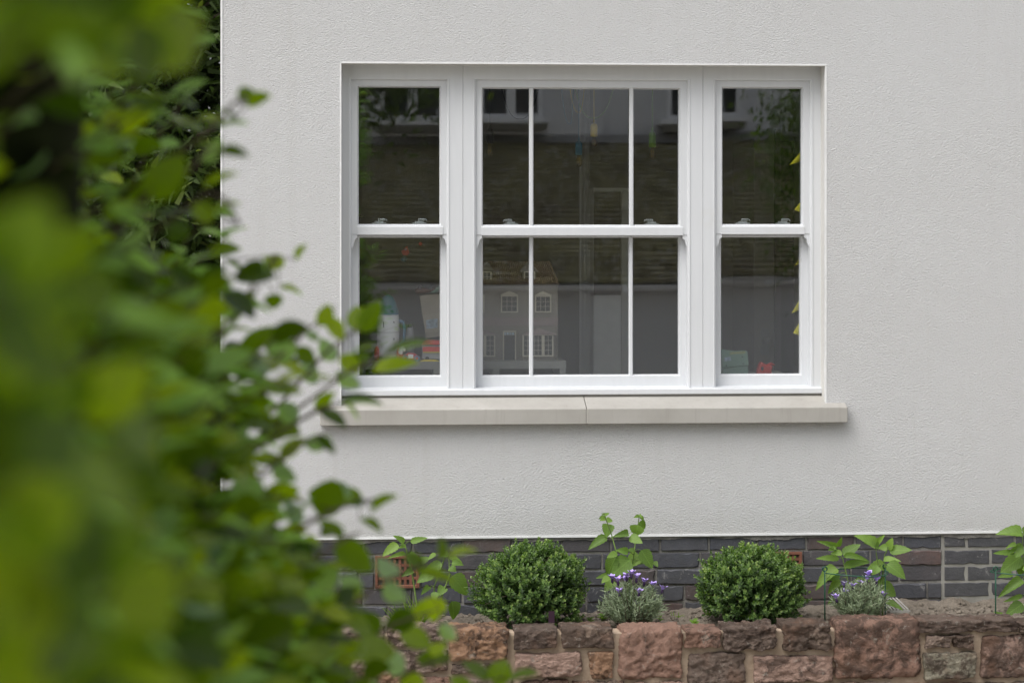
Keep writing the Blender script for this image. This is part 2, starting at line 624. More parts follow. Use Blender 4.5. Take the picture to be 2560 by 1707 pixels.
g = MB()
xs_, zs_ = [XL, wx0, wx1, XR], [ZB, wz0, wz1, ZT]
for y in (0.0, .32):
    for z in zs_:
        for x in xs_:
            g.v.append((x, y, z))
for j in range(3):
    for i in range(3):
        if i == 1 and j == 1: continue
        a = j * 4 + i
        g.f.append((a, a + 1, a + 5, a + 4)); g.f.append((a + 16, a + 20, a + 21, a + 17))
g.f += [(0, 4, 20, 16), (4, 8, 24, 20), (8, 12, 28, 24), (3, 19, 23, 7), (7, 23, 27, 11), (11, 27, 31, 15)]
g.f += [(12, 13, 29, 28), (13, 14, 30, 29), (14, 15, 31, 30), (0, 16, 17, 1), (1, 17, 18, 2), (2, 18, 19, 3)]
g.m = [0] * len(g.f)
nf = len(g.f)
g.f += [(5, 6, 22, 21), (9, 25, 26, 10), (5, 21, 25, 9), (6, 10, 26, 22)]
g.m += [1] * 4
front = g.build('render_wall', [MAT['render'], MAT['reveal_render']], house)
g = MB()   # side wall running back and the slim angle bead at the corner and foot
g.box(XL + .002, XL + .3, .321, 6.5, ZB, ZT)
g.box(XL + .3, XR, 6.2, 6.5, ZB, ZT)
g.box(XR - .3, XR, .321, 6.2, ZB, ZT)
g.build('side_wall', MAT['render'], house)
g = MB()
g.box(XL - .003, XL + .006, -.003, .012, ZB, ZT)
g.box(XL - .003, XR, -.006, .012, ZB - .004, ZB + .004)
g.box(wx0 - .005, wx0 + .0015, -.002, .02, wz0 + .0, wz1)
g.box(wx1 - .0015, wx1 + .005, -.002, .02, wz0 + .0, wz1)
g.box(wx0 - .005, wx1 + .005, -.002, .02, wz1 - .0015, wz1 + .005)
g.build('corner_bead', plain('bead_white', (.76, .765, .76), .5, .4), house)
g = MB()
g.add([(XL - .4, -.45, 5.5), (XR + .4, -.45, 5.5), (XR + .4, 3.2, 7.6), (XL - .4, 3.2, 7.6), (XL - .4, 6.9, 5.5), (XR + .4, 6.9, 5.5),
       (XL - .4, -.45, 5.4), (XR + .4, -.45, 5.4), (XR + .4, 6.9, 5.4), (XL - .4, 6.9, 5.4)],
      [(0, 1, 2, 3), (3, 2, 5, 4), (0, 6, 7, 1), (4, 5, 8, 9), (6, 9, 8, 7), (0, 3, 4, 9, 6), (1, 7, 8, 5, 2)])
g.build('roof', MAT['lead'], house)  # out-of-view roof, added to keep daylight out of the room

# brick plinth: mortar core with every brick as its own piece
plinth = MB().box(XL + .012, XR, .0165, .30, -.1, ZB - .001).build('brick_plinth', MAT['mortar'], house)
XJ = P(2359.5, 1420, .01).x
MB().box(XJ - .012, XR, .0135, .020, -.1, ZB - .002).build('pale_mortar', plain('pale_mortar', (.29, .28, .255), .95, .1, .2, 14, .4), house)


def brick_mesh(name, L, H, seed):
    """brick with a worn, chipped arris round its face"""
    rr = random.Random(seed * 131 + int(L * 1e4))
    D = .09
    nx_ = max(2, int(L / .028))
    per = [(L * i / nx_, 0.0) for i in range(nx_)] + [(L, H * j / 2) for j in range(2)] + [(L - L * i / nx_, H) for i in range(nx_)] + [(0.0, H - H * j / 2) for j in range(2)]
    n = len(per)
    m = MB()
    ch = [.0018 + abs(rr.gauss(0, .0013)) + (.006 if rr.random() < .07 else 0) for _ in per]
    for (x, z), c_ in zip(per, ch):
        m.v.append((min(max(x + rr.gauss(0, .0009) + (c_ if x < 1e-6 else -c_ if x > L - 1e-6 else 0), 0), L), rr.uniform(0, .001), min(max(z + rr.gauss(0, .0006) + (c_ if z < 1e-6 else -c_ if z > H - 1e-6 else 0), 0), H)))
    for (x, z), c_ in zip(per, ch): m.v.append((x, c_ + .002, z))
    for x, z in per: m.v.append((x, D, z))
    m.f = [tuple(range(n))]
    for a in range(2):
        m.f += [(a * n + i, (a + 1) * n + i, (a + 1) * n + (i + 1) % n, a * n + (i + 1) % n) for i in range(n)]
    m.m = [0] * len(m.f)
    return m.mesh(name, MAT['brick'])


BM = {}


def lay(x, z, L, H, col, parent=plinth, jit=.003):
    key = (round(L, 3), round(H, 3), random.randint(0, 5))
    if key not in BM: BM[key] = brick_mesh('brick', *key)
    o = link('brick', BM[key], parent)
    o.location = (x, .008 + random.uniform(-jit, jit), z + random.uniform(-.002, .002))
    o.rotation_euler = (random.uniform(-.012, .012), random.uniform(-.006, .006), random.uniform(-.010, .010))
    o.color = (*col, 1)


BLUE = [(.060, .066, .086), (.046, .050, .066), (.074, .078, .094), (.070, .062, .068), (.094, .066, .060), (.040, .044, .058)]
RED = [(.125, .070, .058), (.10, .062, .055), (.11, .075, .065)]
air1 = (P(938, 1430, .01).x, P(1048, 1430, .01).x)
air2 = (P(1893, 1400, .01).x, P(2004, 1400, .01).x)
PIT = .0762
top0 = P(1500, 1381.5, .008).z          # bed joint under the top course
rndb = random.Random(5)
zc = [top0 + .006 + PIT * k for k in (0, -1, -2, -3, -4, -5)]
offs = [P(1222, 1350, 0).x, P(1262, 1400, 0).x, P(1336, 1440, 0).x, P(1222, 1480, 0).x, P(1160, 1520, 0).x, 0.1]
for k, z in enumerate(zc):
    x = offs[k] - .2265 * 12
    while x < XJ - .03:
        L = .2165
        if rndb.random() < .14: L = .103
        x1 = min(x + L, XJ - .012)
        col = rndb.choice(BLUE if rndb.random() < .80 else RED)
        H = .0655
        if k == 0: H = min(.0655, ZB - z - .004)
        skip = False
        segs = [(x, x1)]
        for (a, b_), rows in ((air1, (1, 2)), (air2, (1,))):
            if k in rows:
                ns = []
                for s0, s1 in segs:
                    if s1 <= a - .008 or s0 >= b_ + .008: ns.append((s0, s1)); continue
                    if s0 < a - .02: ns.append((s0, a - .008))
                    if s1 > b_ + .02: ns.append((b_ + .008, s1))
                segs = ns
        for s0, s1 in segs:
            if s1 - s0 > .025 and s1 > XL + .02:
                s0 = max(s0, XL + .016)
                lay(s0, z, s1 - s0, H, col)
        x += L + .010
g = MB()
nsm = 700
for i in range(nsm + 1):
    x = XL + .02 + (XR - 2.5 - XL) * i / nsm
    dpt = .008 + .016 * max(0, fbm((x * 3.1, 4, 0)) + .35) * (1 + .5 * fbm((x * 22, 1, 7))) + (.006 if x > XJ else 0)
    g.v += [(x, .0035 + .0015 * fbm((x * 30, 0, 3)), ZB - .003), (x, .004 + .0015 * fbm((x * 25, 5, 3)), ZB - .004 - max(.004, dpt))]
    if i: g.f.append((2 * i - 2, 2 * i - 1, 2 * i + 1, 2 * i)); g.m.append(0)
g.build('mortar_smear', MAT['mortar'], house, True)
zr = [P(2450, v, .008).z for v in (1369.5, 1411.5, 1452, 1493)]
for k, (z, pat) in enumerate(zip(zr, (.098, .21, .098, .21))):
    x = XJ + .004
    first = True
    while x < 4.2:
        L = pat if first else .2145
        first = False
        H = .063 if k else min(.063, ZB - z - .006)
        lay(x, z + .006, L, H, rndb.choice([(.062, .064, .074), (.072, .073, .080), (.056, .057, .066)]), jit=.0015)
        x += L + .0125
# terracotta air bricks with their pierced grids
for (a, b_), z0, z1, cols, rows in ((air1, zc[2] - .002, zc[1] + .0665, 7, 4), (air2, zc[1], zc[1] + .0655, 7, 2)):
    g = MB()
    w, h_ = b_ - a, z1 - z0
    g.ring((a, b_, z0, z1), (a + .014, b_ - .014, z0 + .013, z1 - .013), -.002, .08, .003, .004)
    for i in range(1, cols):
        x = a + .014 + (w - .028) * i / cols
        g.box(x - .006, x + .006, .003, .05, z0 + .0132, z1 - .0132)
    for j in range(1, rows):
        z = z0 + .013 + (h_ - .026) * j / rows
        g.box(a + .0142, b_ - .0142, .0045, .048, z - .006, z + .006)
    ab = g.build('air_brick', MAT['terracotta'], house)
    MB().box(a + .01, b_ - .01, .06, .075, z0 + .01, z1 - .01).build('air_brick_shade_plate', MAT['void_shade_black'], ab)  # near-black plate, paints the shade behind the holes

# stone sill in two lengths
uj = P(1467, 1040, SFy).x
sl, sr = P(800, 1040, SFy).x, P(2119.5, 1040, SFy).x
z_back = P(1467, 996, .075).z
sill_prof = [(SFy, sz_bot), (.14, sz_bot), (.14, z_back + .016), (.10, z_back + .012), (SFy, sz_front)]
for a, b_ in ((sl, uj - .0015), (uj + .0015, sr)):
    o = MB().sweepx(sill_prof, a, b_).build('stone_sill', MAT['sill'], house)
    soft(o, .003)
MB().box(uj - .002, uj + .002, SFy + .002, .1, sz_bot + .004, sz_front - .004).build('sill_joint', MAT['sill'], house)

# ---- triple sash window
yF, yU, yUg, yLs, yLg = .105, .120, .142, .168, .188


def rect(u0, u1, v0, v1, y):
    um = (u0 + u1) / 2
    return (P(u0, v0, y).x, P(u1, v0, y).x, P(um, v1, y).z, P(um, v0, y).z)


def glass_unit(parent, r_, y, seed):
    """sealed double pane: two faces, each very slightly bowed"""
    rr = random.Random(seed)
    m = MB()
    n = 16
    x0, x1, z0, z1 = r_
    x0 -= .004; x1 += .004; z0 -= .004; z1 += .004
    b1, b2 = rr.uniform(.0001, .00022), rr.uniform(-.0003, -.00012)
    tx, tz = rr.uniform(-.0004, .0004), rr.uniform(-.0008, .0008)
    ax_, az_ = rr.uniform(-.0022, .0022), rr.uniform(-.0022, .0022)
    for side in (0, 1):
        for j in range(n + 1):
            for i in range(n + 1):
                s_, q = i / n * 2 - 1, j / n * 2 - 1
                bow = (1 - s_ * s_) * (1 - q * q)
                yy = y + s_ * ax_ * (x1 - x0) / 2 + q * az_ * (z1 - z0) / 2 + (b1 * bow if side == 0 else .016 + b2 * bow + tx * s_ * .1 + tz * q * .3)
                m.v.append((x0 + (x1 - x0) * i / n, yy, z0 + (z1 - z0) * j / n))
    N = (n + 1) ** 2
    for j in range(n):
        for i in range(n):
            a = j * (n + 1) + i
            m.f.append((a, a + 1, a + n + 2, a + n + 1))
            m.f.append((N + a, N + a + n + 1, N + a + n + 2, N + a + 1))
    m.m = [0] * len(m.f)
    return m.build('glass_pane', MAT['glass'], parent, True)


def fastener(parent, u, v, flip):
    """bright sash fastener: stepped plate with a swinging lever"""
    y = .180
    k = F / (y - CY) / CT
    c_ = P(u, v, y)
    f = -1 if flip else 1
    px = 1 / k
    m = MB()
    m.box(c_.x - 18 * px, c_.x + 18 * px, y - .012, y + .012, c_.z, c_.z + 3 * px)
    m.box(c_.x - 11 * px * 1, c_.x + 11 * px, y - .010, y + .010, c_.z + 3 * px, c_.z + 6.5 * px)
    m.box(c_.x - 3 * px * f, c_.x - 0.5 * px * f, y - .006, y + .006, c_.z + 6.5 * px, c_.z + 13 * px)
    pts = [(-2, 12.6), (6, 12.6), (14, 12.2), (18, 10), (19, 6.5)]
    m.tube([(c_.x + f * a * px, y - .004, c_.z + b_ * px) for a, b_ in pts], [1.4 * px] * 5, 6)
    m.box(min(c_.x - 2 * px * f, c_.x + 14 * px * f), max(c_.x - 2 * px * f, c_.x + 14 * px * f), y + .001, y + .004, c_.z + 7.5 * px, c_.z + 11.5 * px)
    soft(m.build('sash_fastener', MAT['steel'], parent), .0008)


WIN = [
    dict(fr=(852, 1157.2), up=(877.5, 1117, 200), upane=(896.5, 1099, 218.6, 560.5), rail=(892.5, 1107.5, 587), bars=[],
         lo=(880.5, 1119.8, 968.8), lpane=(898.6, 1100, 594.4, 938.6), fas=[(948, 560, 0), (1048, 560, 0)]),
    dict(fr=(1157.8, 1757.2), up=(1190, 1719, 201), upane=(1207.5, 1698, 222.7, 562), rail=(1204, 1707.6, 588.7), bars=[1328.5, 1579],
         lo=(1192.6, 1720.4, 967.8), lpane=(1207.7, 1697, 594.4, 937), fas=[(1277, 561.5, 1), (1629, 561.5, 1)]),
    dict(fr=(1757.8, 2056), up=(1790, 2025.6, 202), upane=(1807.6, 2005, 221.3, 560.5), rail=(1804, 2011.5, 585.8), bars=[],
         lo=(1793, 2023.5, 966), lpane=(1804.2, 2001, 593.7, 934.9), fas=[(1856, 560, 0), (1956, 560, 0)]),
]
zsillt = P(1458, 974, yF - .012).z
for wi, w in enumerate(WIN):
    u0, u1 = w['fr']
    fx0 = wx0 - .01 if wi == 0 else P(u0, 500, yF).x
    fx1 = wx1 + .01 if wi == 2 else P(u1, 500, yF).x
    inn = rect(w['up'][0], w['up'][1], w['up'][2], 968, yF)
    zsb = P((u0 + u1) / 2, 969.5, yF).z
    inn = (inn[0], inn[1], zsb, inn[3])
    g = MB()
    g.ring((fx0, fx1, zsillt - .005, wz1 + .015), inn, yF, .26, .004, yF + .006)
    # raised staff beads on both jambs
    for xx, sg in ((inn[0], -1), (inn[1], 1)):
        g.box(xx + sg * .007, xx + sg * .013, yF - .003, yF + .01, zsb + .002, inn[3] + .006)
    win = g.build('sash_window', MAT['paint'], house)
    win.modifiers.clear(); soft(win, .0015)
    # upper sash
    up, pn = w['up'], w['upane']
    oR = rect(up[0] - 1.5, up[1] + 1.5, up[2] - 1, w['rail'][2], yU)
    iR = rect(pn[0], pn[1], pn[2], pn[3], yU)
    g = MB()
    g.ring((oR[0], oR[1], oR[2] + .002, oR[3]), iR, yU, .160, .006, yUg - .004)
    usash = g.build('upper_sash', MAT['paint'], win); soft(usash, .001)
    g = MB()
    rr = rect(w['rail'][0], w['rail'][1], pn[3] + 3.5, w['rail'][2], yU - .004)
    g.sweepx([(rr[2] * 0 + yU - .004, rr[2]), (.15, rr[2]), (.15, rr[3]), (yU + .002, rr[3]), (yU - .004, rr[3] - .006)], rr[0], rr[1])
    soft(g.build('meeting_rail', MAT['paint'], win), .001)
    for sg, ue, ur in ((1, up[0], w['rail'][0]), (-1, up[1], w['rail'][1])):
        vb = w['rail'][2]
        pts = [(ue - sg * 2, vb - 5), (ur + sg * 1, vb - 5), (ur + sg * 1, vb + 8), (ur - sg * 3, vb + 10), (ur - sg * 5.5, vb + 14), (ur - sg * 6.5, vb + 20),
               (ur - sg * 8.5, vb + 26), (ur - sg * 12, vb + 33), (ue - sg * 2, vb + 34)]
        poly = [(P(a, b_, yU + .003).x, P(a, b_, yU + .003).z) for a, b_ in pts]
        if sg == 1: poly = poly[::-1]
        soft(MB().prism(poly, yU + .003, .160).build('sash_horn', MAT['paint'], win), .001)
    glass_unit(win, iR, yUg, 10 + wi)
    for ub in w['bars']:
        b_ = rect(ub - 5.5, ub + 5.5, pn[2] - 2, pn[3] + 4, yU + .003)
        xm = (b_[0] + b_[1]) / 2; hw = (b_[1] - b_[0]) / 2
        m = MB()
        prof = [(-hw, yUg - .002), (-hw, yU + .012), (-hw * .55, yU + .003), (hw * .55, yU + .003), (hw, yU + .012), (hw, yUg - .002)]
        m.add([(xm + a, y, b_[2]) for a, y in prof] + [(xm + a, y, b_[3]) for a, y in prof],
              [(i, i + 1, i + 7, i + 6) for i in range(5)] + [(5, 0, 6, 11), (0, 5, 4, 3, 2, 1), (6, 7, 8, 9, 10, 11)])
        m.build('glazing_bar', MAT['paint'], win)
    # lower sash
    lo, pn = w['lo'], w['lpane']
    oR = rect(lo[0] - 4, lo[1] + 4, 575, lo[2], yLs)
    iR = rect(pn[0], pn[1], pn[2], pn[3], yLs)
    g = MB()
    g.ring(oR, iR, yLs, .205, .006, yLg - .003)
    lsash = g.build('lower_sash', MAT['paint'], win); soft(lsash, .001)
    glass_unit(win, iR, yLg, 20 + wi)
    for ub in w['bars']:
        ub2 = ub + (-.3 if ub < 1400 else -1.5)
        b_ = rect(ub2 - 5.2, ub2 + 5.2, pn[2] - 2, pn[3] + 4, yLs + .003)
        xm = (b_[0] + b_[1]) / 2; hw = (b_[1] - b_[0]) / 2
        m = MB()
        prof = [(-hw, yLg - .002), (-hw, yLs + .011), (-hw * .55, yLs + .003), (hw * .55, yLs + .003), (hw, yLs + .011), (hw, yLg - .002)]
        m.add([(xm + a, y, b_[2]) for a, y in prof] + [(xm + a, y, b_[3]) for a, y in prof],
              [(i, i + 1, i + 7, i + 6) for i in range(5)] + [(5, 0, 6, 11), (0, 5, 4, 3, 2, 1), (6, 7, 8, 9, 10, 11)])
        m.build('glazing_bar', MAT['paint'], win)
    for u, v, fl in w['fas']:
        fastener(win, u, v, fl)
# timber sill under all three windows
zs1, zs0 = P(1458, 973, yF - .03).z, P(1458, 986.5, yF - .03).z
o = MB().sweepx([(yF - .03, zs0), (.26, zs0), (.26, zs1 + .012), (yF + .0, zs1 + .004), (yF - .03, zs1)], wx0 + .002, P(2055.5, 980, yF - .03).x).build('timber_sill', MAT['paint'], house)
soft(o, .003)
MB().box(wx0 + .001, wx1 - .001, yF - .012, .26, z_back - .01, zs0 - .0005).build('sill_packing', MAT['sill'], house)

# ------------------------------------------------------------------ the room behind the glass
RX0, RX1, RY1, RZ0, RZ1 = XL + .32, 3.6, 4.6, .70, 3.35
tag(MB().box(RX0, RX1, .33, RY1, RZ0 - .1, RZ0).build('room_floor', MAT['wood_floor']), kind='structure')
tag(MB().box(RX0, RX1, .33, RY1, RZ1, RZ1 + .1).build('room_ceiling', MAT['room_white']), kind='structure')
g = MB().box(RX0 - .05, RX0, .33, RY1, RZ0, RZ1).box(RX1, RX1 + .05, .33, RY1, RZ0, RZ1)
tag(g.build('room_wall', MAT['room_paint']), kind='structure')
yb = RY1 - .05
bk = tag(MB().box(RX0, RX1, yb, RY1, RZ0, RZ1).build('room_wall_back', MAT['room_paint']), kind='structure')
# chimney breast / wall return and hanging curtain strips seen as upright bands
zt_, zb_ = RZ1, RZ0
g = MB()
yq = 1.45
for ua, ub, mt, vt in ((1452, 1466, 'room_white', 520), (1476, 1484, 'room_white', 520), (1492, 1551, 'room_white', 560), (1556, 1580, 'room_paint', 560)):
    pass
o = thing('wardrobe', (P(1520, 900, yq).x, yq, RZ0), 'tall pale wardrobe standing inside the room behind the middle window', 'wardrobe')
xa, xb = P(1484, 800, yq).x, P(1580, 800, yq).x
ztop = P(1520, 470, yq).z
MB().box(xa, xb, yq + .02, yq + .55, RZ0, ztop).build('carcass', MAT['room_white'], o)
xm = P(1552, 800, yq).x
MB().box(xa + .003, xm, yq, yq + .02, RZ0 + .06, P(1520, 736, yq).z).build('door', MAT['room_white'], o)
MB().box(xa + .003, xm, yq, yq + .02, P(1520, 738, yq).z, ztop - .02).build('door', MAT['room_dark'], o)
MB().box(xm + .004, xb - .003, yq, yq + .02, RZ0 + .06, ztop - .02).build('door', MAT['room_paint'], o)
o = thing('curtain', (P(1460, 900, 1.25).x, 1.25, RZ0), 'narrow pale curtain hanging inside between doll house and wardrobe', 'curtain')
g = MB()
x0, x1 = P(1448, 800, 1.25).x, P(1474, 800, 1.25).x
pts = [(x0 + (x1 - x0) * i / 24, 1.25 + .02 * math.sin(i * 1.9)) for i in range(25)]
for i in range(24):
    g.add([(pts[i][0], pts[i][1], RZ0 + .03), (pts[i + 1][0], pts[i + 1][1], RZ0 + .03), (pts[i + 1][0], pts[i + 1][1], 3.23), (pts[i][0], pts[i][1], 3.23)], [(0, 1, 2, 3)])
o1 = g.build('cloth', MAT['room_white'], o, True)
MB().tube([(x0 - .1, 1.25, 3.24), (x1 + .1, 1.25, 3.24)], .012, 8).build('curtain_rail', MAT['steel'], o)
# open doorway at the back right with its door standing ajar
yd = 3.2
dx0, dx1 = P(1885, 800, yd).x, P(1935, 800, yd).x
o = thing('room_door', (dx0, yd, RZ0), 'pale interior door standing open with round metal handle, seen through right window', 'door')
MB().box(dx0, dx1, yd, yd + .75, RZ0, 2.70).build('door_leaf', MAT['door_grey'], o)
MB().box(dx1 + .002, dx1 + .04, yd - .02, yd + .02, RZ0, 2.76).build('door_frame', MAT['room_dark'], o)
h0 = P(1912, 850, yd)
g = MB().ball((h0.x, yd - .06, h0.z), .028, 10).tube([(h0.x, yd - .05, h0.z), (h0.x, yd + .01, h0.z)], .01, 8).box(h0.x - .025, h0.x + .025, yd - .006, yd, h0.z - .09, h0.z + .07)
g.build('door_handle', MAT['steel'], o)
g = MB().box(P(1940, 800, 3.6).x, P(1985, 800, 3.6).x, 3.6, 3.62, RZ0, 2.7)
tag(g.build('doorway_shade_panel', MAT['void_shade_black']), kind='structure')  # flat black panel standing in for the darkness beyond the doorway

# low white toy shelf under the window
ys0, ys1 = .36, .78
sx0, sx1 = RX0 + .01, P(1415, 905, ys0).x
ztop_s = P(1150, 903.5, ys0).z
sh = thing('toy_shelf', (sx0, ys0, RZ0), 'long low white toy shelf unit standing inside under the window', 'shelf')
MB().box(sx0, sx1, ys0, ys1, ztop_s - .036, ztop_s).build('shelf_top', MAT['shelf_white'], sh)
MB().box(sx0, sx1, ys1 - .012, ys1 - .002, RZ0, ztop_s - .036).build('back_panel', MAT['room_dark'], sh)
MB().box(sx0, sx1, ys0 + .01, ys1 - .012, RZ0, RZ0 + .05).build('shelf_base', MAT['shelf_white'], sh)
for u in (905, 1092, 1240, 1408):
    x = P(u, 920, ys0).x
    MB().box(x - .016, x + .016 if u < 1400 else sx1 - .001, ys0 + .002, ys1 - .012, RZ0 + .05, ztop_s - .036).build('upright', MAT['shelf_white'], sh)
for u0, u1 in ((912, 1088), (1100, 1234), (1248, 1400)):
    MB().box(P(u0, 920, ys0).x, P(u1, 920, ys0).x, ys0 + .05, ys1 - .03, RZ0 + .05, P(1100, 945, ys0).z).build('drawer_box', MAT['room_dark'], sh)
ZS = ztop_s + .0005

# toy rocket
yr = .48
k = (yr - CY) / F
c0 = P(970, 890, yr); zb = ZS
c = (c0.x, yr, zb)
H = P(970, 736, yr).z - zb
rk = thing('toy_rocket', c, 'white toy rocket with teal nose and red fins on shelf behind left window', 'toy')
W = 28.5 * k
MB().lathe([(W * .80, 0), (W * .86, H * .10), (W * .97, H * .30), (W, H * .45), (W * .99, H * .55), (W * .93, H * .70)], c, 28).build('hull', MAT['toy_white'], rk, True)
MB().lathe([(W * .935, H * .70), (W * .93, H * .715), (W * .86, H * .78), (W * .70, H * .88), (W * .42, H * .965), (W * .03, H)], c, 28).build('nose_cone', MAT['toy_teal'], rk, True)
MB().lathe([(W * .955, H * .695), (W * .955, H * .712)], c, 28).build('nose_band', MAT['toy_blue'], rk, True)
MB().lathe([(W * 1.003, H * .425), (W * 1.003, H * .432)], c, 28).build('hull_seam', MAT['toy_grey'], rk, True)
for vz in (.58, .33):
    xx = c[0] + W * .42; yy = yr - W * .86
    g = MB()
    for a in range(16):
        t0 = 2 * math.pi * a / 16; t1 = 2 * math.pi * (a + 1) / 16
        ri, ro = 4.2 * k, 6.2 * k
        z = zb + H * vz
        g.add([(xx + ro * math.cos(t0), yy - .006, z + ro * math.sin(t0)), (xx + ro * math.cos(t1), yy - .006, z + ro * math.sin(t1)),
               (xx + ri * math.cos(t1), yy - .006, z + ri * math.sin(t1)), (xx + ri * math.cos(t0), yy - .006, z + ri * math.sin(t0)),
               (xx + ro * math.cos(t0), yy + .012, z + ro * math.sin(t0)), (xx + ro * math.cos(t1), yy + .012, z + ro * math.sin(t1))],
              [(0, 1, 2, 3), (0, 4, 5, 1)])
    ph = g.build('porthole', MAT['toy_white'], rk)
    MB().ball((xx, yy + .004, zb + H * vz), 4.4 * k, 8, 0, 1, .5, 1).build('porthole_glass', MAT['toy_black'], ph)
MB().box(c[0] - W * .42, c[0] - W * .36, yr - W * .93, yr - W * .8, zb + H * .505, zb + H * .59).build('slot', MAT['toy_black'], rk)
g = MB()
for sg, t_ in ((-1, 0), (1, 0), (0, 1)):
    cx, cy_ = c[0] + sg * W * .98, yr - (W * .35 if t_ == 0 else W * .75)
    if t_ == 1: continue
    g = MB().lathe([(W * .20, 0), (W * .26, H * .08), (W * .24, H * .16), (W * .05, H * .22)], (cx, cy_, zb), 12)
    g.build('fin', MAT['toy_red'], rk, True)
MB().lathe([(W * .84, 0), (W * .88, H * .055)], (c[0], yr, zb - .0), 24).build('base_ring', MAT['toy_blue'], rk)
g = MB().tube([(c[0] + W * .9, yr, zb + H * .60), (c[0] + W * 1.35, yr, zb + H * .58), (c[0] + W * 1.45, yr, zb + H * .48), (c[0] + W * 1.40, yr, zb + H * .28), (c[0] + W * .95, yr, zb + H * .22)], 4 * k, 8)
g.build('handle', MAT['toy_blue'], rk, True)
# small grey rocket behind
c1 = P(1025, 880, .60); k1 = (.60 - CY) / F
H1 = P(1025, 806, .60).z - ZS
sr_ = thing('small_toy_rocket', (c1.x, .60, ZS), 'small grey toy rocket standing beside the large white one', 'toy')
MB().lathe([(9 * k1, 0), (11 * k1, H1 * .4), (10 * k1, H1 * .7), (7 * k1, H1 * .86)], (c1.x, .60, ZS), 16).build('hull', MAT['toy_grey'], sr_, True)
MB().lathe([(7 * k1, H1 * .86), (5 * k1, H1 * .93), (.4 * k1, H1)], (c1.x, .60, ZS), 16).build('nose_cone', MAT['toy_black'], sr_, True)
# toy racing car with a white dog
yc_ = .41; k = (yc_ - CY) / F
cc = P(1022, 900, yc_)
tc_ = thing('toy_car', (cc.x, yc_, ZS), 'red and white toy racing car with a white dog driver', 'toy')
q = lambda a: cc.x + (a - 1022) * k
hz = lambda b_: ZS + (901 - b_) * k
MB().prism([(q(1002), hz(897)), (q(1046), hz(897)), (q(1049), hz(890)), (q(1036), hz(882)), (q(1020), hz(881)), (q(1012), hz(886)), (q(1002), hz(888))], yc_ - 10 * k, yc_ + 10 * k).build('body', MAT['toy_red'], tc_)
MB().box(q(1020), q(1033), yc_ - 10.6 * k, yc_ + 10.6 * k, hz(894), hz(884)).build('side_panel', MAT['toy_white'], tc_)
for uu, r_ in ((1013, 7.5), (1042, 7)):
    for sy in (-1, 1):
        yy = yc_ + sy * 11 * k
        g = MB()
        n = 16
        for rr_, y_ in ((r_, -3), (r_, 3)):
            g.v += [(q(uu) + rr_ * k * math.cos(2 * math.pi * i / n), yy + y_ * k, ZS + r_ * k + rr_ * k * math.sin(2 * math.pi * i / n)) for i in range(n)]
        g.f = [tuple(range(n)), tuple(range(2 * n - 1, n - 1, -1))] + [(i, i + n, (i + 1) % n + n, (i + 1) % n) for i in range(n)]
        g.m = [0] * len(g.f)
        wh = g.build('wheel', MAT['toy_blue'], tc_)
        if sy < 0:
            MB().ball((q(uu), yy - 3 * k, ZS + r_ * k), r_ * .5 * k, 8, 0, 1, .3, 1).build('hub', MAT['toy_red'], wh, True)
g = MB().ball((q(1004), yc_, hz(869)), 7 * k, 8).ball((q(1002), yc_ - 2 * k, hz(878)), 6 * k, 8, 0, 1, 1, 1.3).ball((q(999), yc_ - 4 * k, hz(862)), 2.5 * k, 6, 0, 1, 1, 1.6).ball((q(1010), yc_ - 6 * k, hz(873)), 4.5 * k, 8)
g.build('dog', MAT['toy_white'], tc_, True)
MB().ball((q(1001), yc_ + 1 * k, hz(886)), 6.5 * k, 8, 0, 1, 1, 1.2).build('dog_jacket', MAT['toy_red'], tc_, True)
# toy fire engine
yv = .44; k = (yv - CY) / F
cc = P(1082, 900, yv)
q = lambda a: cc.x + (a - 1082) * k
fe = thing('toy_fire_engine', (cc.x, yv, ZS), 'red toy fire engine with yellow stripe and grey side on the shelf', 'toy')
MB().box(q(1056), q(1128), yv, yv + .07, ZS + 4 * k, ZS + 36 * k).build('body', MAT['toy_grey'], fe)
MB().box(q(1056.5), q(1127.5), yv - .002, yv + .06, ZS + 22 * k, ZS + 34 * k).build('red_panel', MAT['toy_red'], fe)
MB().box(q(1058), q(1127), yv - .004, yv + .004, ZS + 19 * k, ZS + 21.5 * k).build('stripe', MAT['toy_yellow'], fe)
MB().prism([(q(1054), ZS + 39 * k), (q(1128), ZS + 39 * k), (q(1128), ZS + 47 * k), (q(1068), ZS + 51 * k), (q(1058), ZS + 46 * k)], yv - .004, yv + .07).build('ladder_rack', MAT['toy_red'], fe)
for uu in (1068, 1112):
    MB().tube([(q(uu), yv - .006, ZS + 5 * k), (q(uu), yv + .076, ZS + 5 * k)], 5 * k, 12).build('wheel', MAT['toy_black'], fe)
tag(MB().prism([(P(1050, 900, .39).x, ZS), (P(1098, 900, .39).x, ZS), (P(1090, 897, .39).x, ZS + .006), (P(1062, 897, .39).x, ZS + .007)], .37, .405).build('toy_track', MAT['toy_yellow']),
    'flat yellow toy piece lying in front of the toy fire engine', 'toy')
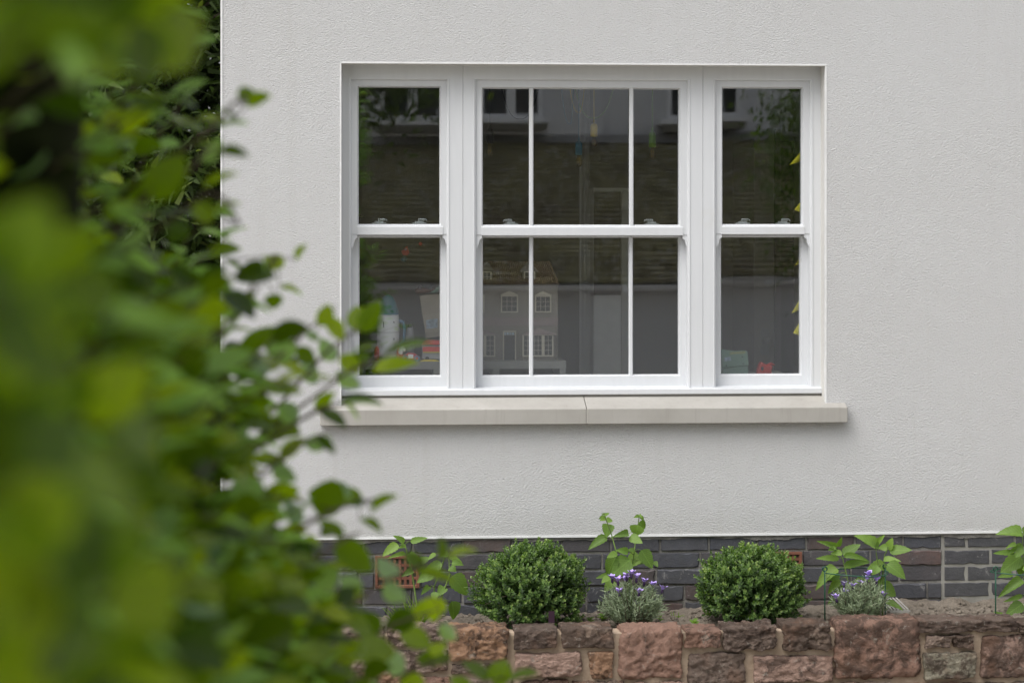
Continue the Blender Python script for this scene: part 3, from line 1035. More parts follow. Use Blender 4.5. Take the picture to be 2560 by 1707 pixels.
# tall cardboard toy box leaning, toy aeroplane on it
yx = .58; k = (yx - CY) / F
bx = thing('toy_box', (P(1095, 880, yx).x, yx, ZS), 'beige toy box with small picture panel tilted behind toy fire engine', 'box')
pl = [(P(a, b_, yx).x, P(a, b_, yx).z) for a, b_ in ((1066, 845), (1150, 835), (1150, 728), (1049, 740))]
MB().prism(pl, yx, yx + .10).build('carton', MAT['cardboard'], bx)
pl = [(P(a, b_, yx).x, P(a, b_, yx).z) for a, b_ in ((1063, 832), (1140, 825), (1140, 780), (1059, 787))]
pn_ = MB().prism(pl, yx - .003, yx + .002).build('cream_panel', MAT['toy_cream'], bx)
pl = [(P(a, b_, yx).x, P(a, b_, yx).z) for a, b_ in ((1066, 822), (1094, 819), (1094, 796), (1065, 800))]
MB().prism(pl, yx - .005, yx).build('picture', MAT['print_blue'], pn_)
MB().prism([(P(a, b_, yx).x, P(a, b_, yx).z) for a, b_ in ((1060, 890), (1150, 890), (1150, 835), (1066, 845))], yx + .01, yx + .10).build('box_stand', MAT['room_dark'], bx)
yp = .62; k = (yp - CY) / F
ap = thing('toy_aeroplane', (P(1060, 735, yp).x, yp, P(1060, 738, yp).z), 'dark red and green toy aeroplane resting on top of the toy box', 'toy')
cx = P(1054, 727, yp)
MB().tube([P(1038, 729, yp), P(1042, 728, yp), P(1060, 727, yp), P(1075, 727, yp), P(1100, 722, yp)], [4 * k, 7 * k, 7.5 * k, 4 * k, 2 * k], 10).build('fuselage', MAT['toy_brown'], ap, True)
MB().ball(P(1050, 719, yp), 6.5 * k, 8).build('pilot', MAT['toy_black'], ap, True)
MB().prism([(P(a, b_, yp).x, P(a, b_, yp).z) for a, b_ in ((1072, 727), (1078, 727), (1081, 711), (1069, 717))], yp - .006, yp + .006).build('tail_fin', MAT['toy_black'], ap)
MB().prism([(P(a, b_, yp).x, P(a, b_, yp).z) for a, b_ in ((1075, 731), (1090, 731), (1102, 717), (1096, 717))], yp - .05, yp + .05).build('wing', MAT['toy_green'], ap)

# doll's house
yh = .45
q = lambda a: P(a, 800, yh).x
hz = lambda b_: P(1290, b_, yh).z
dh = thing('doll_house', (q(1250), yh, ZS), "large cream doll's house with dormers and bay windows behind the middle window", 'doll house')
D = .30
MB().box(q(1108), q(1394), yh, yh + D, ZS, hz(708)).build('wall', MAT['dollhouse_wall'], dh)
MB().box(q(1107), q(1395), yh - .004, yh, hz(814), hz(794)).build('storey_band', MAT['dollhouse_band'], dh)
g = MB()
rz0, rz1 = hz(711), hz(655)
g.add([(q(1104), yh - .02, rz0), (q(1398), yh - .02, rz0), (q(1382), yh + D * .5, rz1), (q(1118), yh + D * .5, rz1), (q(1398), yh + D + .02, rz0), (q(1104), yh + D + .02, rz0)],
      [(0, 1, 2, 3), (2, 4, 5, 3), (1, 4, 2), (0, 3, 5), (0, 5, 4, 1)])
rf = g.build('roof', MAT['dollhouse_roof'], dh)
g = MB()
a = 1106
while a < 1396:
    s_ = (a - 1104) / 294
    xa_ = q(a); xb_ = q(1118 + s_ * 264)
    g.tube([(xa_, yh - .022, rz0 + .001), (xb_, yh + D * .5 - .002, rz1 + .001)], .0035, 5)
    a += 5.2
tag(g.build('roof_rolls', MAT['dollhouse_roof'], dh), kind='stuff')


def dh_window(u0, u1, v0, v1, nx_, nz_, y=yh, hood=True, parent=dh):
    m = MB().ring((q(u0), q(u1), hz(v1), hz(v0)), (q(u0 + 3.2), q(u1 - 3.2), hz(v1 - 3), hz(v0 + 3)), y - .010, y + .001)
    w_ = m.build('window', MAT['toy_cream'], parent)
    MB().box(q(u0 + 2), q(u1 - 2), y - .003, y - .001, hz(v1 - 2), hz(v0 + 2)).build('pane', MAT['dollhouse_glass'], w_)
    m = MB()
    for i in range(1, nx_):
        x = q(u0 + 3 + (u1 - u0 - 6) * i / nx_); m.box(x - .0009, x + .0009, y - .007, y - .004, hz(v1 - 2.5), hz(v0 + 2.5))
    for j in range(1, nz_):
        z = hz(v0 + 3 + (v1 - v0 - 6) * j / nz_); m.box(q(u0 + 2.5), q(u1 - 2.5), y - .0075, y - .0042, z - .0009, z + .0009)
    m.build('window_bars', MAT['toy_cream'], w_)
    if hood:
        MB().prism([(q(u0 - 2), hz(v0 - .4)), (q(u1 + 2), hz(v0 - .4)), (q((u0 + u1) / 2), hz(v0 - 11))], y - .012, y + .001).build('pediment', MAT['toy_cream'], w_)


dh_window(1252, 1295, 738, 781, 3, 3)
dh_window(1337, 1378, 739, 781, 3, 3)
dh_window(1168, 1211, 738, 781, 3, 3)
for u0, u1 in ((1204, 1232), (1308, 1341)):
    um = (u0 + u1) / 2
    yd_ = yh + .02
    dm = MB().prism([(q(u0), hz(707)), (q(u1), hz(707)), (q(u1), hz(678)), (q(um), hz(657)), (q(u0), hz(678))], yd_, yd_ + .12).build('dormer', MAT['dollhouse_wall'], dh)
    MB().box(q(u0 + 4), q(u1 - 4), yd_ - .003, yd_, hz(704), hz(680)).build('pane', MAT['dollhouse_glass'], dm)
    m = MB().ring((q(u0 + 3), q(u1 - 3), hz(705), hz(679)), (q(u0 + 5.5), q(u1 - 5.5), hz(703), hz(681)), yd_ - .007, yd_ - .0035)
    m.box(q(um) - .001, q(um) + .001, yd_ - .006, yd_ - .004, hz(703), hz(681)).box(q(u0 + 5), q(u1 - 5), yd_ - .0065, yd_ - .0045, hz(692.5), hz(691.5))
    m.build('dormer_window', MAT['toy_cream'], dm)
    for sg in (0, 1):
        m = MB().prism([(q(um - .5), hz(654)), (q(um), hz(658)), (q(u1 + 4), hz(682)), (q(u1 + 6), hz(679))] if sg else
                       [(q(u0 - 6), hz(679)), (q(u0 - 4), hz(682)), (q(um), hz(658)), (q(um + .5), hz(654))], yd_ - .01, yd_ + .13)
        m.build('barge_board', MAT['dollhouse_wall'], dm)
dr = MB().ring((q(1257), q(1290), hz(905), hz(827)), (q(1260), q(1287), hz(903), hz(830)), yh - .010, yh + .001).build('door', MAT['toy_cream'], dh)
MB().box(q(1259), q(1288), yh - .003, yh - .001, hz(903), hz(838)).build('door_leaf', MAT['toy_black'], dr)
m = MB()
for i in range(4):
    m.box(q(1260.5 + i * 6.6), q(1265 + i * 6.6), yh - .006, yh - .003, hz(837), hz(831))
m.build('fanlight_pane', MAT['print_blue'], dr)
for u0, u1, r0, r1 in ((1305, 1382, 1300, 1394), (1160, 1237, 1146, 1245)):
    bay = MB().box(q(u0 + 1), q(u1 - 1), yh - .03, yh - .001, hz(905), hz(836)).build('bay', MAT['dollhouse_wall'], dh)
    dh_window(u0, u0 + 51, 835, 890, 5, 4, yh - .03, False, dh)
    dh_window(u0 + 51.5, u1, 835, 890, 2, 4, yh - .03, False, dh)
    MB().add([(q(r0), yh - .045, hz(836)), (q(r1), yh - .045, hz(836)), (q(r1 - 6), yh + .001, hz(836)), (q(r0 + 6), yh + .001, hz(836)), (q((r0 + r1) / 2), yh + .001, hz(820))],
             [(0, 1, 4), (1, 2, 4), (3, 0, 4), (0, 3, 2, 1)]).build('bay_roof', MAT['dollhouse_band'], bay)

# things low in the right window
yt = .42
tz = P(1900, 943, yt).z
tb = thing('play_table', (P(1900, 943, yt).x, yt, RZ0), 'small white play table standing inside behind the right window', 'table')
MB().box(P(1770, 940, yt).x, P(1990, 940, yt).x, yt - .04, yt + .45, tz - .03, tz).build('table_top', MAT['shelf_white'], tb)
for u in (1778, 1982):
    for yy in (yt - .02, yt + .40):
        x = P(u, 940, yt).x
        MB().tube([(x, yy, RZ0), (x, yy, tz - .03)], .018, 8).build('leg', MAT['shelf_white'], tb)
k = (yt - CY) / F
cs_ = thing('toy_case', (P(1840, 930, yt).x, yt, tz), 'grey-green toy case with yellow lettering and pale sticker on play table', 'toy')
tp = lambda pts, y=yt: [(P(a, b_, y).x, P(a, b_, y).z) for a, b_ in pts]
MB().prism(tp([(1809, 944), (1872, 944), (1870, 914), (1809, 920)]), yt + .005, yt + .10).build('case_base', MAT['toy_green'], cs_)
MB().prism(tp([(1808, 919), (1872, 913), (1868, 878), (1840, 879), (1804, 874), (1804, 890)]), yt, yt + .09).build('case_lid', MAT['toy_green'], cs_)
MB().prism(tp([(1811, 903.5), (1827, 901), (1826, 891), (1810, 894)]), yt - .003, yt).build('sticker', MAT['print_blue'], cs_)
for a, b_ in ((1856, 892), (1858, 909), (1816, 914)):
    MB().ball(P(a, b_, yt), 1.8 * k, 6, 0, 1, .6, 1).build('rivet', MAT['toy_black'], cs_)
fc = bpy.data.curves.new('case_lettering', 'FONT')
fc.body = 'GRANGEX'; fc.size = 8.2 * k; fc.extrude = .0005; fc.align_x = 'CENTER'; fc.space_character = 1.05
fc.materials.append(MAT['toy_yellow'])
ftmp = bpy.data.objects.new('tmp', fc); COL.objects.link(ftmp)
fme = bpy.data.meshes.new_from_object(ftmp.evaluated_get(bpy.context.evaluated_depsgraph_get()))
bpy.data.objects.remove(ftmp)
fo = link('lettering', fme, cs_)
fo.location = (*P(1844, 884.5, yt - .002).xy, P(1844, 884.5, yt).z); fo.location.y = yt - .002
fo.rotation_euler = (R(90), R(-4), 0)
rt = thing('red_toy', (P(1914, 940, yt).x, yt + .05, tz), 'spiky red plastic toy sitting on play table beside the toy case', 'toy')
g = MB().prism(tp([(1890, 944), (1934, 944), (1928, 929), (1933, 914), (1918, 912), (1910, 908), (1902, 903), (1897, 914), (1893, 925)], yt + .05), yt + .04, yt + .09)
soft(g.build('toy_body', MAT['toy_red'], rt), .008)
MB().ball(P(1906, 921, yt + .035), 3.4 * k, 8, 0, 1, .5, 1.5).build('toy_eye', MAT['toy_black'], rt)
MB().tube([P(1918, 914, yt + .06), P(1928, 909, yt + .05), P(1936, 912, yt + .06)], [4 * k, 4 * k, 2 * k], 8).build('toy_arm', MAT['toy_red'], rt)

# yellow bunting down the right-hand jamb
bt = thing('bunting', (P(2010, 700, .30).x, .30, P(2010, 870, .30).z), 'string of yellow triangular flags hanging inside the right window', 'bunting')
MB().tube([P(2012, 300, .30), P(2010, 500, .30), P(2011, 700, .30), P(2010, 870, .30)], .002, 5).build('string', MAT['toy_white'], bt)
for (a0, b0), (a1, b1), (a2, b2) in (((2012, 366), (1978.7, 412.8), (2013, 400)), ((2012, 487), (1991.5, 525), (2013, 536)), ((2012, 622), (1991, 665), (2012, 655)),
                                     ((2012, 722), (1984, 783), (2012, 770)), ((2012, 780), (1988, 832), (2012, 845))):
    pts = [P(a0, b0, .30), P(a1 - 5, b1, .275), P(a2, b2, .30)]
    mid_ = (pts[0] + pts[1]) / 2 + Vector((.002, -.003, 0))
    mid2 = (pts[1] + pts[2]) / 2 + Vector((0, -.003, 0))
    cen = (pts[0] + pts[1] + pts[2]) / 3 + Vector((0, .002, 0))
    m = MB().add([pts[0], mid_, pts[1], mid2, pts[2], cen], [(0, 1, 5), (1, 2, 5), (2, 3, 5), (3, 4, 5), (4, 0, 5)])
    fl = m.build('flag', MAT['flag_yellow'], bt, True)
    so = fl.modifiers.new('cloth', 'SOLIDIFY'); so.thickness = .0012

# pendant lamps on coloured cords
yl = .85
k = (yl - CY) / F


def pendant(name_col, label, u, v0, v1, vb, cord, swag):
    top = P(u, 150, yl)
    o = thing('pendant_lamp', (P(u, v0, yl).x, yl, P(u, vb, yl).z), label, 'lamp', 'bare bulbs on coloured cords')
    zt = RZ1
    xx = P(u, v0, yl).x
    pts = [(xx, yl, P(u, v0 + 2, yl).z), (xx, yl, zt - .01)]
    MB().tube(pts, 1.3 * k, 6).build('cord', cord, o)
    g = MB()
    (ua, va), (um, vm), (ub, vb2) = swag
    cpts = []
    pa, pm, pb = P(ua, va, yl + .05), P(um, vm, yl + .05), P(ub, vb2, yl + .05)
    pa.z = max(pa.z, zt - .01) if False else pa.z
    L0 = Vector((pa.x - (pm.x - pa.x) * .12, pa.y, zt - .005)); L1 = Vector((pb.x + (pb.x - pm.x) * .12, pb.y, zt - .005))
    for i in range(33):
        s_ = i / 32
        w = 2 * s_ - 1
        x = pm.x + (L1.x - pm.x) * w if w > 0 else pm.x + (pm.x - L0.x) * w
        z = pm.z + (zt - .005 - pm.z) * abs(w) ** 2.6
        cpts.append((x, yl + .05, z))
    g.tube(cpts, 1.2 * k, 5).build('swag_cord', cord, o)
    hh = P(u, v0, yl).z - P(u, v1, yl).z
    zb_ = P(u, v1, yl).z
    MB().lathe([(9 * k, 0), (9.2 * k, hh * .62), (7.5 * k, hh * .74), (3.2 * k, hh * .80), (3 * k, hh * .95), (1.6 * k, hh)], (xx, yl, zb_), 16).build('lamp_holder', cord, o, True)
    bh = zb_ - P(u, vb, yl).z
    MB().lathe([(.5 * k, -bh), (6 * k, -bh * .93), (9.5 * k, -bh * .7), (9 * k, -bh * .5), (5 * k, -bh * .18), (4.6 * k, .001)], (xx, yl, zb_), 14).build('bulb', MAT['bulb'], o, True)
    MB().tube([(xx - 2 * k, yl, zb_ - bh * .2), (xx - 2.6 * k, yl, zb_ - bh * .75), (xx, yl, zb_ - bh * .5), (xx + 2.6 * k, yl, zb_ - bh * .75), (xx + 2 * k, yl, zb_ - bh * .2)], .6 * k, 5).build('filament', MAT['cord_yellow'], o)


pendant('black', 'bare bulb in a black holder with dark purple swag inside middle window', 1224.5, 312, 359.5, 392, MAT['cord_black'], ((1228, 224), (1300, 298), (1373, 224)))
pendant('blue', 'bare bulb in a blue holder on a blue cord inside middle window', 1447, 344, 388, 418, MAT['cord_blue'], ((1394, 224), (1425, 311), (1438, 224)))
pendant('yellow', 'bare bulb in a yellow holder on a yellow cord inside middle window', 1485, 300, 342, 368, MAT['cord_yellow'], ((1410, 224), (1447, 282), (1470, 224)))
pendant('green', 'bare bulb in a green holder on a green cord inside middle window', 1631, 320, 369, 402, MAT['cord_green'], ((1412, 224), (1482, 296), (1563, 224)))

# hanging mobile in the left window
ym = .85; k = (ym - CY) / F
mo = thing('hanging_mobile', (P(1000, 640, ym).x, ym, P(1000, 640, ym).z), 'hanging mobile with red rocket and teal planet behind the left window', 'mobile')
g = MB()
for u, v in ((934, 610), (951, 614), (1014, 616), (1051, 604)):
    pt = P(u, v, ym)
    g.tube([pt, (pt.x, ym, RZ1)], .22 * k, 4)
g.build('thread', MAT['toy_grey'], mo)
MB().prism([(P(a, b_, ym).x, P(a, b_, ym).z) for a, b_ in ((930, 617), (935, 621), (939, 614), (934, 609))], ym - .008, ym + .008).build('dark_block', MAT['toy_black'], mo)
MB().prism([(P(a, b_, ym).x, P(a, b_, ym).z) for a, b_ in ((947, 621), (955, 622), (955, 614), (946, 613))], ym - .008, ym + .008).build('dark_block', MAT['toy_black'], mo)
MB().prism([(P(a, b_, ym).x, P(a, b_, ym).z) for a, b_ in ((1008, 638), (1018, 639), (1024, 632), (1021, 626), (1019, 617), (1016, 616), (1010, 622), (1008, 626), (1004, 626), (1004, 631))], ym - .01, ym + .01).build('rocket', MAT['toy_red'], mo)
MB().ball(P(1014, 624, ym - .011), 2.6 * k, 8, 0, 1, .4, 1).build('rocket_window', MAT['toy_grey'], mo, True)
MB().ball(P(1010, 648, ym), 7.6 * k, 12).build('planet', MAT['toy_teal'], mo, True)
MB().ball(P(1051, 610, ym), 4.8 * k, 10).build('red_planet', MAT['toy_red'], mo, True)


# ------------------------------------------------------------------ leaf tools
def leaf_template(ts, ws, fold=.25, curl=.18, serr=0.0):
    """leaf along +Y (0..1), half widths ws, blade raised at the sides, tip curling down"""
    vs, fs = [], []
    for i, (t_, w) in enumerate(zip(ts, ws)):
        zc_ = -curl * t_ * t_
        if w < 1e-4:
            vs += [(0, t_, zc_)] * 3
        else:
            k_ = (1 + serr * (1 if i % 2 else -1))
            vs += [(-w * k_, t_ - serr * .06, zc_ + fold * w), (0, t_, zc_), (w * k_, t_ - serr * .06, zc_ + fold * w)]
    n = len(ts)
    for i in range(n - 1):
        a = i * 3
        fs += [(a, a + 1, a + 4, a + 3), (a + 1, a + 2, a + 5, a + 4)]
    return np.array(vs, float), fs


def leaf_mesh(name, tpl, mat):
    m = MB(); m.v = [tuple(p) for p in tpl[0]]; m.f = list(tpl[1]); m.m = [0] * len(m.f)
    return m.mesh(name, mat, True)


def leaf_matrix(base, d, nrm, L, W):
    d = Vector(d).normalized(); n_ = Vector(nrm)
    n_ = (n_ - d * n_.dot(d))
    n_ = n_.normalized() if n_.length > 1e-5 else d.orthogonal().normalized()
    x = d.cross(n_)
    M_ = Matrix((x * W, d * L, n_ * L)).transposed().to_4x4()
    M_.translation = Vector(base)
    return M_


def unit(a):
    return a / np.maximum(np.linalg.norm(a, axis=1, keepdims=True), 1e-9)


def leaf_mass(name, mat, tpl, base, d, nrm, L, W, tone, parent=None):
    base, d, nrm = map(lambda a: np.asarray(a, float), (base, d, nrm))
    L = np.asarray(L, float); W = np.asarray(W, float)
    d = unit(d); nrm = unit(nrm - d * (nrm * d).sum(1, keepdims=True)); x = np.cross(d, nrm)
    tv = tpl[0]
    V = base[:, None, :] + tv[None, :, 0:1] * x[:, None, :] * W[:, None, None] + tv[None, :, 1:2] * d[:, None, :] * L[:, None, None] + tv[None, :, 2:3] * nrm[:, None, :] * L[:, None, None]
    n, k_ = V.shape[:2]
    V = V.reshape(-1, 3)
    fs = np.array(tpl[1]); nv = fs.shape[1]
    FI = (fs[None] + (np.arange(n) * k_)[:, None, None]).reshape(-1)
    me = bpy.data.meshes.new(name)
    me.vertices.add(len(V)); me.vertices.foreach_set('co', V.ravel())
    nf_ = n * len(fs)
    me.loops.add(nf_ * nv); me.loops.foreach_set('vertex_index', FI)
    me.polygons.add(nf_); me.polygons.foreach_set('loop_start', np.arange(nf_) * nv)
    me.polygons.foreach_set('use_smooth', np.ones(nf_, bool))
    at = me.attributes.new('tone', 'FLOAT', 'POINT')
    at.data.foreach_set('value', np.repeat(np.asarray(tone, float), k_))
    me.materials.append(mat)
    me.update(calc_edges=True)
    o = link(name, me, parent)
    return o


TINY = (np.array([(0, 0, 0), (.5, .3, .12), (.42, .72, .10), (0, 1, -.05), (-.42, .72, .10), (-.5, .3, .12)]), [(0, 1, 2, 3), (0, 3, 4, 5)])
OVATE = leaf_template([0, .10, .28, .50, .72, .90, 1], [.02, .26, .44, .48, .38, .18, 0], .22, .16)
BLADE = (np.array([(-.5, 0, 0), (.5, 0, 0), (.4, .6, -.02), (-.4, .6, -.02), (.05, 1, -.1), (-.05, 1, -.1)]), [(0, 1, 2, 3), (3, 2, 4, 5)])


def crown_tree(name, loc, height, trunk_r, centre, rad, n, leaf, mat, label, group=None, droop=0.0, seed=1, clumps=60):
    rr = np.random.default_rng(seed)
    o = thing(name, loc, label, 'tree', group)
    b = Vector(loc); c_ = Vector(centre)
    m = MB()
    m.tube([b + Vector((0, 0, -.1)), b.lerp(Vector((c_.x, c_.y, b.z + height * .5)), .5) + Vector((.05, 0, 0)), Vector((c_.x, c_.y, b.z + height * .6)), Vector((c_.x, c_.y, b.z + height))],
           [trunk_r * 1.3, trunk_r, trunk_r * .7, trunk_r * .15], 10)
    m.build('trunk', MAT['bark'], o, True)
    cl = unit(rr.normal(size=(clumps, 3))) * (rr.random((clumps, 1)) ** .45)
    cl = cl * np.array(rad) + np.array(centre)
    m = MB()
    for p in cl[:40]:
        st = Vector((c_.x, c_.y, min(p[2] - .1, b.z + height * .8)))
        m.tube([st, st.lerp(Vector(p), .5) + Vector((0, 0, .08)), Vector(p)], [trunk_r * .35, trunk_r * .2, trunk_r * .05], 5)
    m.build('branch_frame', MAT['bark'], o, True)
    idx = rr.integers(0, clumps, n)
    cs = min(rad) * .33
    base = cl[idx] + rr.normal(size=(n, 3)) * cs * np.array([1, 1, .7 + droop])
    d = rr.normal(size=(n, 3)) + np.array([0, 0, -droop * 2.5])
    nrm = rr.normal(size=(n, 3)) + np.array([0, 0, 1.2])
    L = leaf * rr.uniform(.7, 1.3, n)
    tone = np.clip(rr.random(n) * .6 + (rr.random(clumps) * .4)[idx], 0, 1)
    tag(leaf_mass('crown', mat, TINY, base, d, nrm, L, L * .55, tone, o), kind='stuff')
    return o


# ------------------------------------------------------------------ the neighbouring house behind the camera (seen mirrored in the panes)
YE = -14.4
gz = RF(1450, 716, YE).z
nh = thing('neighbour_house', (2.5, YE - .3, -1.1), 'white neighbouring house with mossy tiled roof and gutter mirrored in the window panes', 'house')
MB().box(-7, 12, YE - .55, YE - .25, -1.2, gz + .02).build('lower_wall', MAT['neighbour_render'], nh)
g = MB()
npt = 9
arc = [(YE + .06 * math.cos(math.pi * i / (npt - 1) + math.pi), gz + .045 + .065 * -math.sin(math.pi * i / (npt - 1))) for i in range(npt)]
g.sweepx([(YE - .062, gz + .05)] + arc[1:-1] + [(YE + .062, gz + .05)], -7, 12)
gu = g.build('gutter', MAT['gutter_white'], nh)
for x in (-3.2, -1.2, .9, 2.9, 4.6, 6.8, 9):
    MB().box(x - .03, x + .03, YE - .07, YE + .07, gz - .03, gz + .056).build('gutter_union', MAT['gutter_white'], gu)
MB().box(-7, 12, YE - .25, YE - .22, gz - .12, gz + .06).build('fascia', MAT['gutter_white'], nh)
YW = -17.0
rz_top = RF(1450, 352, YW).z
rz_bot = gz + .07
ncs = 30
rr = random.Random(3)
for j in range(ncs):
    m = MB()
    s0, s1 = j / ncs, (j + 1.25) / ncs
    x = -7.0 - rr.random() * .2
    ya, za = YE + .02 + (YW - YE - .02) * s0, rz_bot + (rz_top - rz_bot) * s0
    yb2, zb2 = YE + .02 + (YW - YE - .02) * s1, rz_bot + (rz_top - rz_bot) * s1
    while x < 12:
        w = .19 + rr.random() * .03
        l1, l2, l3 = (rr.uniform(0, .03) for _ in range(3))
        dy = rr.uniform(-.02, .02)
        m.add([(x, ya + dy, za + l1 + .04), (x + w, ya + dy, za + l2 + .04), (x + w, yb2, zb2 + .004), (x, yb2, zb2 + .004), (x, ya + dy, za + l1 - .01), (x + w, ya + dy, za + l2 - .01)],
              [(0, 3, 2, 1), (0, 1, 5, 4)])
        x += w + .006
    tag(m.build('tile_course', MAT['roof_tile'], nh), kind='stuff')
MB().add([(-7, YE, rz_bot - .03), (12, YE, rz_bot - .03), (12, YW - .7, rz_top - .03 + .5), (-7, YW - .7, rz_top - .03 + .5)], [(0, 3, 2, 1)]).build('roof_deck', MAT['lead'], nh)
xs5 = RF(1507, 280, YW).x
MB().box(-7, xs5, YW - .3, YW, rz_top - .4, 8).build('upper_wall', MAT['neighbour_render'], nh)
MB().box(xs5 - .2, 12, YW - .40, YW - .12, rz_top - .4, 8).build('upper_wall', MAT['neighbour_render'], nh)
MB().add([(-7, YW + .12, rz_top - .02), (12, YW + .12, rz_top - .02), (12, YW + .004, rz_top + .09), (-7, YW + .004, rz_top + .09)], [(0, 3, 2, 1)]).build('lead_flashing', MAT['lead'], nh)
MB().add([(-7.3, YW + .5, 7.7), (12.3, YW + .5, 7.7), (12.3, YW - 3.4, 10), (-7.3, YW - 3.4, 10), (12.3, YW - 7.2, 7.7), (-7.3, YW - 7.2, 7.7)],
         [(0, 1, 2, 3), (3, 2, 4, 5), (0, 3, 5), (1, 4, 2)]).build('main_roof', MAT['roof_tile'], nh)
MB().box(-7, 12, YW - 6.6, YW - .95, -1.2, 7.7).build('main_block', MAT['neighbour_render'], nh)


def oriel(u0, u1, vb, va, yw, npan):
    yo = yw + .42
    x0, x1 = RF(u0, 300, yo).x, RF(u1, 300, yo).x
    zb_, za_ = RF(1400, vb, yo).z, RF(1400, va, yw).z
    ori = MB().box(x0, x1, yw, yo - .06, zb_, 5.2).build('oriel_window', MAT['neighbour_render'], nh)
    MB().add([(x0 - .08, yo + .03, zb_ - .03), (x1 + .08, yo + .03, zb_ - .03), (x1 + .08, yw, zb_ - .03), (x0 - .08, yw, zb_ - .03), (x0 - .02, yw + .003, za_), (x1 + .02, yw + .003, za_),
              (x0 - .05, yo - .05, zb_ - .12), (x1 + .05, yo - .05, zb_ - .12)],
             [(0, 1, 2, 3), (0, 6, 7, 1), (6, 4, 5, 7), (0, 3, 4, 6), (1, 7, 5, 2)]).build('oriel_base', MAT['lead'], ori)
    MB().box(x0 - .1, x1 + .1, yw, yo + .06, zb_ - .03, zb_ + .03).build('oriel_sill', MAT['gutter_white'], ori)
    w = (x1 - x0) / npan
    for i in range(npan):
        xa, xb = x0 + w * i, x0 + w * (i + 1)
        MB().ring((xa, xb, zb_ + .03, 5.0), (xa + .06, xb - .06, zb_ + .085, 4.9), yo - .06, yo, 0).build('casement_frame', MAT['gutter_white'], ori)
        MB().box(xa + .05, xb - .05, yo - .058, yo - .04, zb_ + .075, 4.92).build('casement_pane', MAT['window_dark'], ori)


oriel(960, 1357, 300, 328, YW, 5)
oriel(1668, 1838, 302, 332, YW - .12, 3)
# trees beside it
crown_tree('ash_tree', (-.35, -13.1, -1.05), 6.6, .13, (-.25, -13.1, 4.35), (1.05, 1.0, 1.15), 4200, .11, MAT['birch_leaf'], 'broadleaf tree mirrored in the top of the left window', 'trees near the neighbouring house', .1, 5, 70)
crown_tree('birch_tree', (4.95, -13.2, -1.0), 6.2, .09, (4.95, -13.2, 3.5), (.62, .7, 1.9), 5200, .065, MAT['birch_leaf'], 'drooping birch tree mirrored in the right window', 'trees near the neighbouring house', .9, 6, 80)

# ------------------------------------------------------------------ red sandstone garden wall
YS = -.80
gw = thing('garden_wall', (0, YS + .1, 0), 'low red sandstone rubble wall with sandy mortar in front of flower bed', 'wall')
# (u0, v0, u1, v1, colour, roughness)
DB, BR, RD, OR, PK, GG, PB = (.20, .155, .128), (.36, .275, .215), (.41, .25, .19), (.52, .31, .19), (.50, .34, .275), (.38, .36, .275), (.43, .33, .27)
STN = [
    (700, 1562, 800, 1640, BR, 1), (806, 1560, 958, 1612, PB, 1), (968, 1552, 1111, 1616, PB, 1.1), (1122, 1553, 1270, 1652, OR, 1.1), (1287, 1557, 1392, 1621, DB, .6), (1403, 1553, 1534, 1620, BR, .6),
    (1548, 1553, 1707, 1697, RD, 1), (1715, 1557, 1803, 1618, RD, .7), (1809, 1549, 1943, 1624, DB, 1.3), (1955, 1541, 2080, 1625, BR, 1.3),
    (2089, 1533, 2302, 1698, RD, 1), (2298, 1533, 2545, 1580, DB, .9), (2314, 1588, 2379, 1621, PB, 1), (2381, 1587, 2434, 1620, BR, 1),
    (2307, 1629, 2441, 1698, GG, .8), (2454, 1588, 2580, 1697, PK, .8), (2552, 1540, 2700, 1582, BR, 1), (2590, 1590, 2700, 1690, RD, 1),
    (760, 1620, 868, 1690, RD, 1), (876, 1622, 962, 1672, PB, 1.2), (974, 1624, 1120, 1682, PB, 1.2), (1288, 1630, 1452, 1692, PK, .9), (1472, 1631, 1536, 1696, OR, .8),
    (1722, 1631, 1867, 1712, DB, 1), (1882, 1639, 2083, 1704, PK, .8), (600, 1650, 752, 1720, BR, 1),
    (1130, 1660, 1278, 1684, PB, 1), (880, 1680, 1010, 1740, OR, 1), (1018, 1690, 1130, 1760, RD, 1), (1140, 1692, 1282, 1770, PB, 1), (1300, 1700, 1420, 1770, RD, 1), (1430, 1703, 1560, 1770, BR, 1),
    (1570, 1706, 1710, 1780, PK, 1), (1720, 1720, 1880, 1790, BR, 1), (1890, 1712, 2060, 1780, DB, 1), (2070, 1706, 2230, 1770, PB, 1), (2240, 1706, 2400, 1780, RD, 1), (2410, 1706, 2580, 1780, BR, 1),
]
cube = []
NX, NZ, NYY = 36, 24, 8


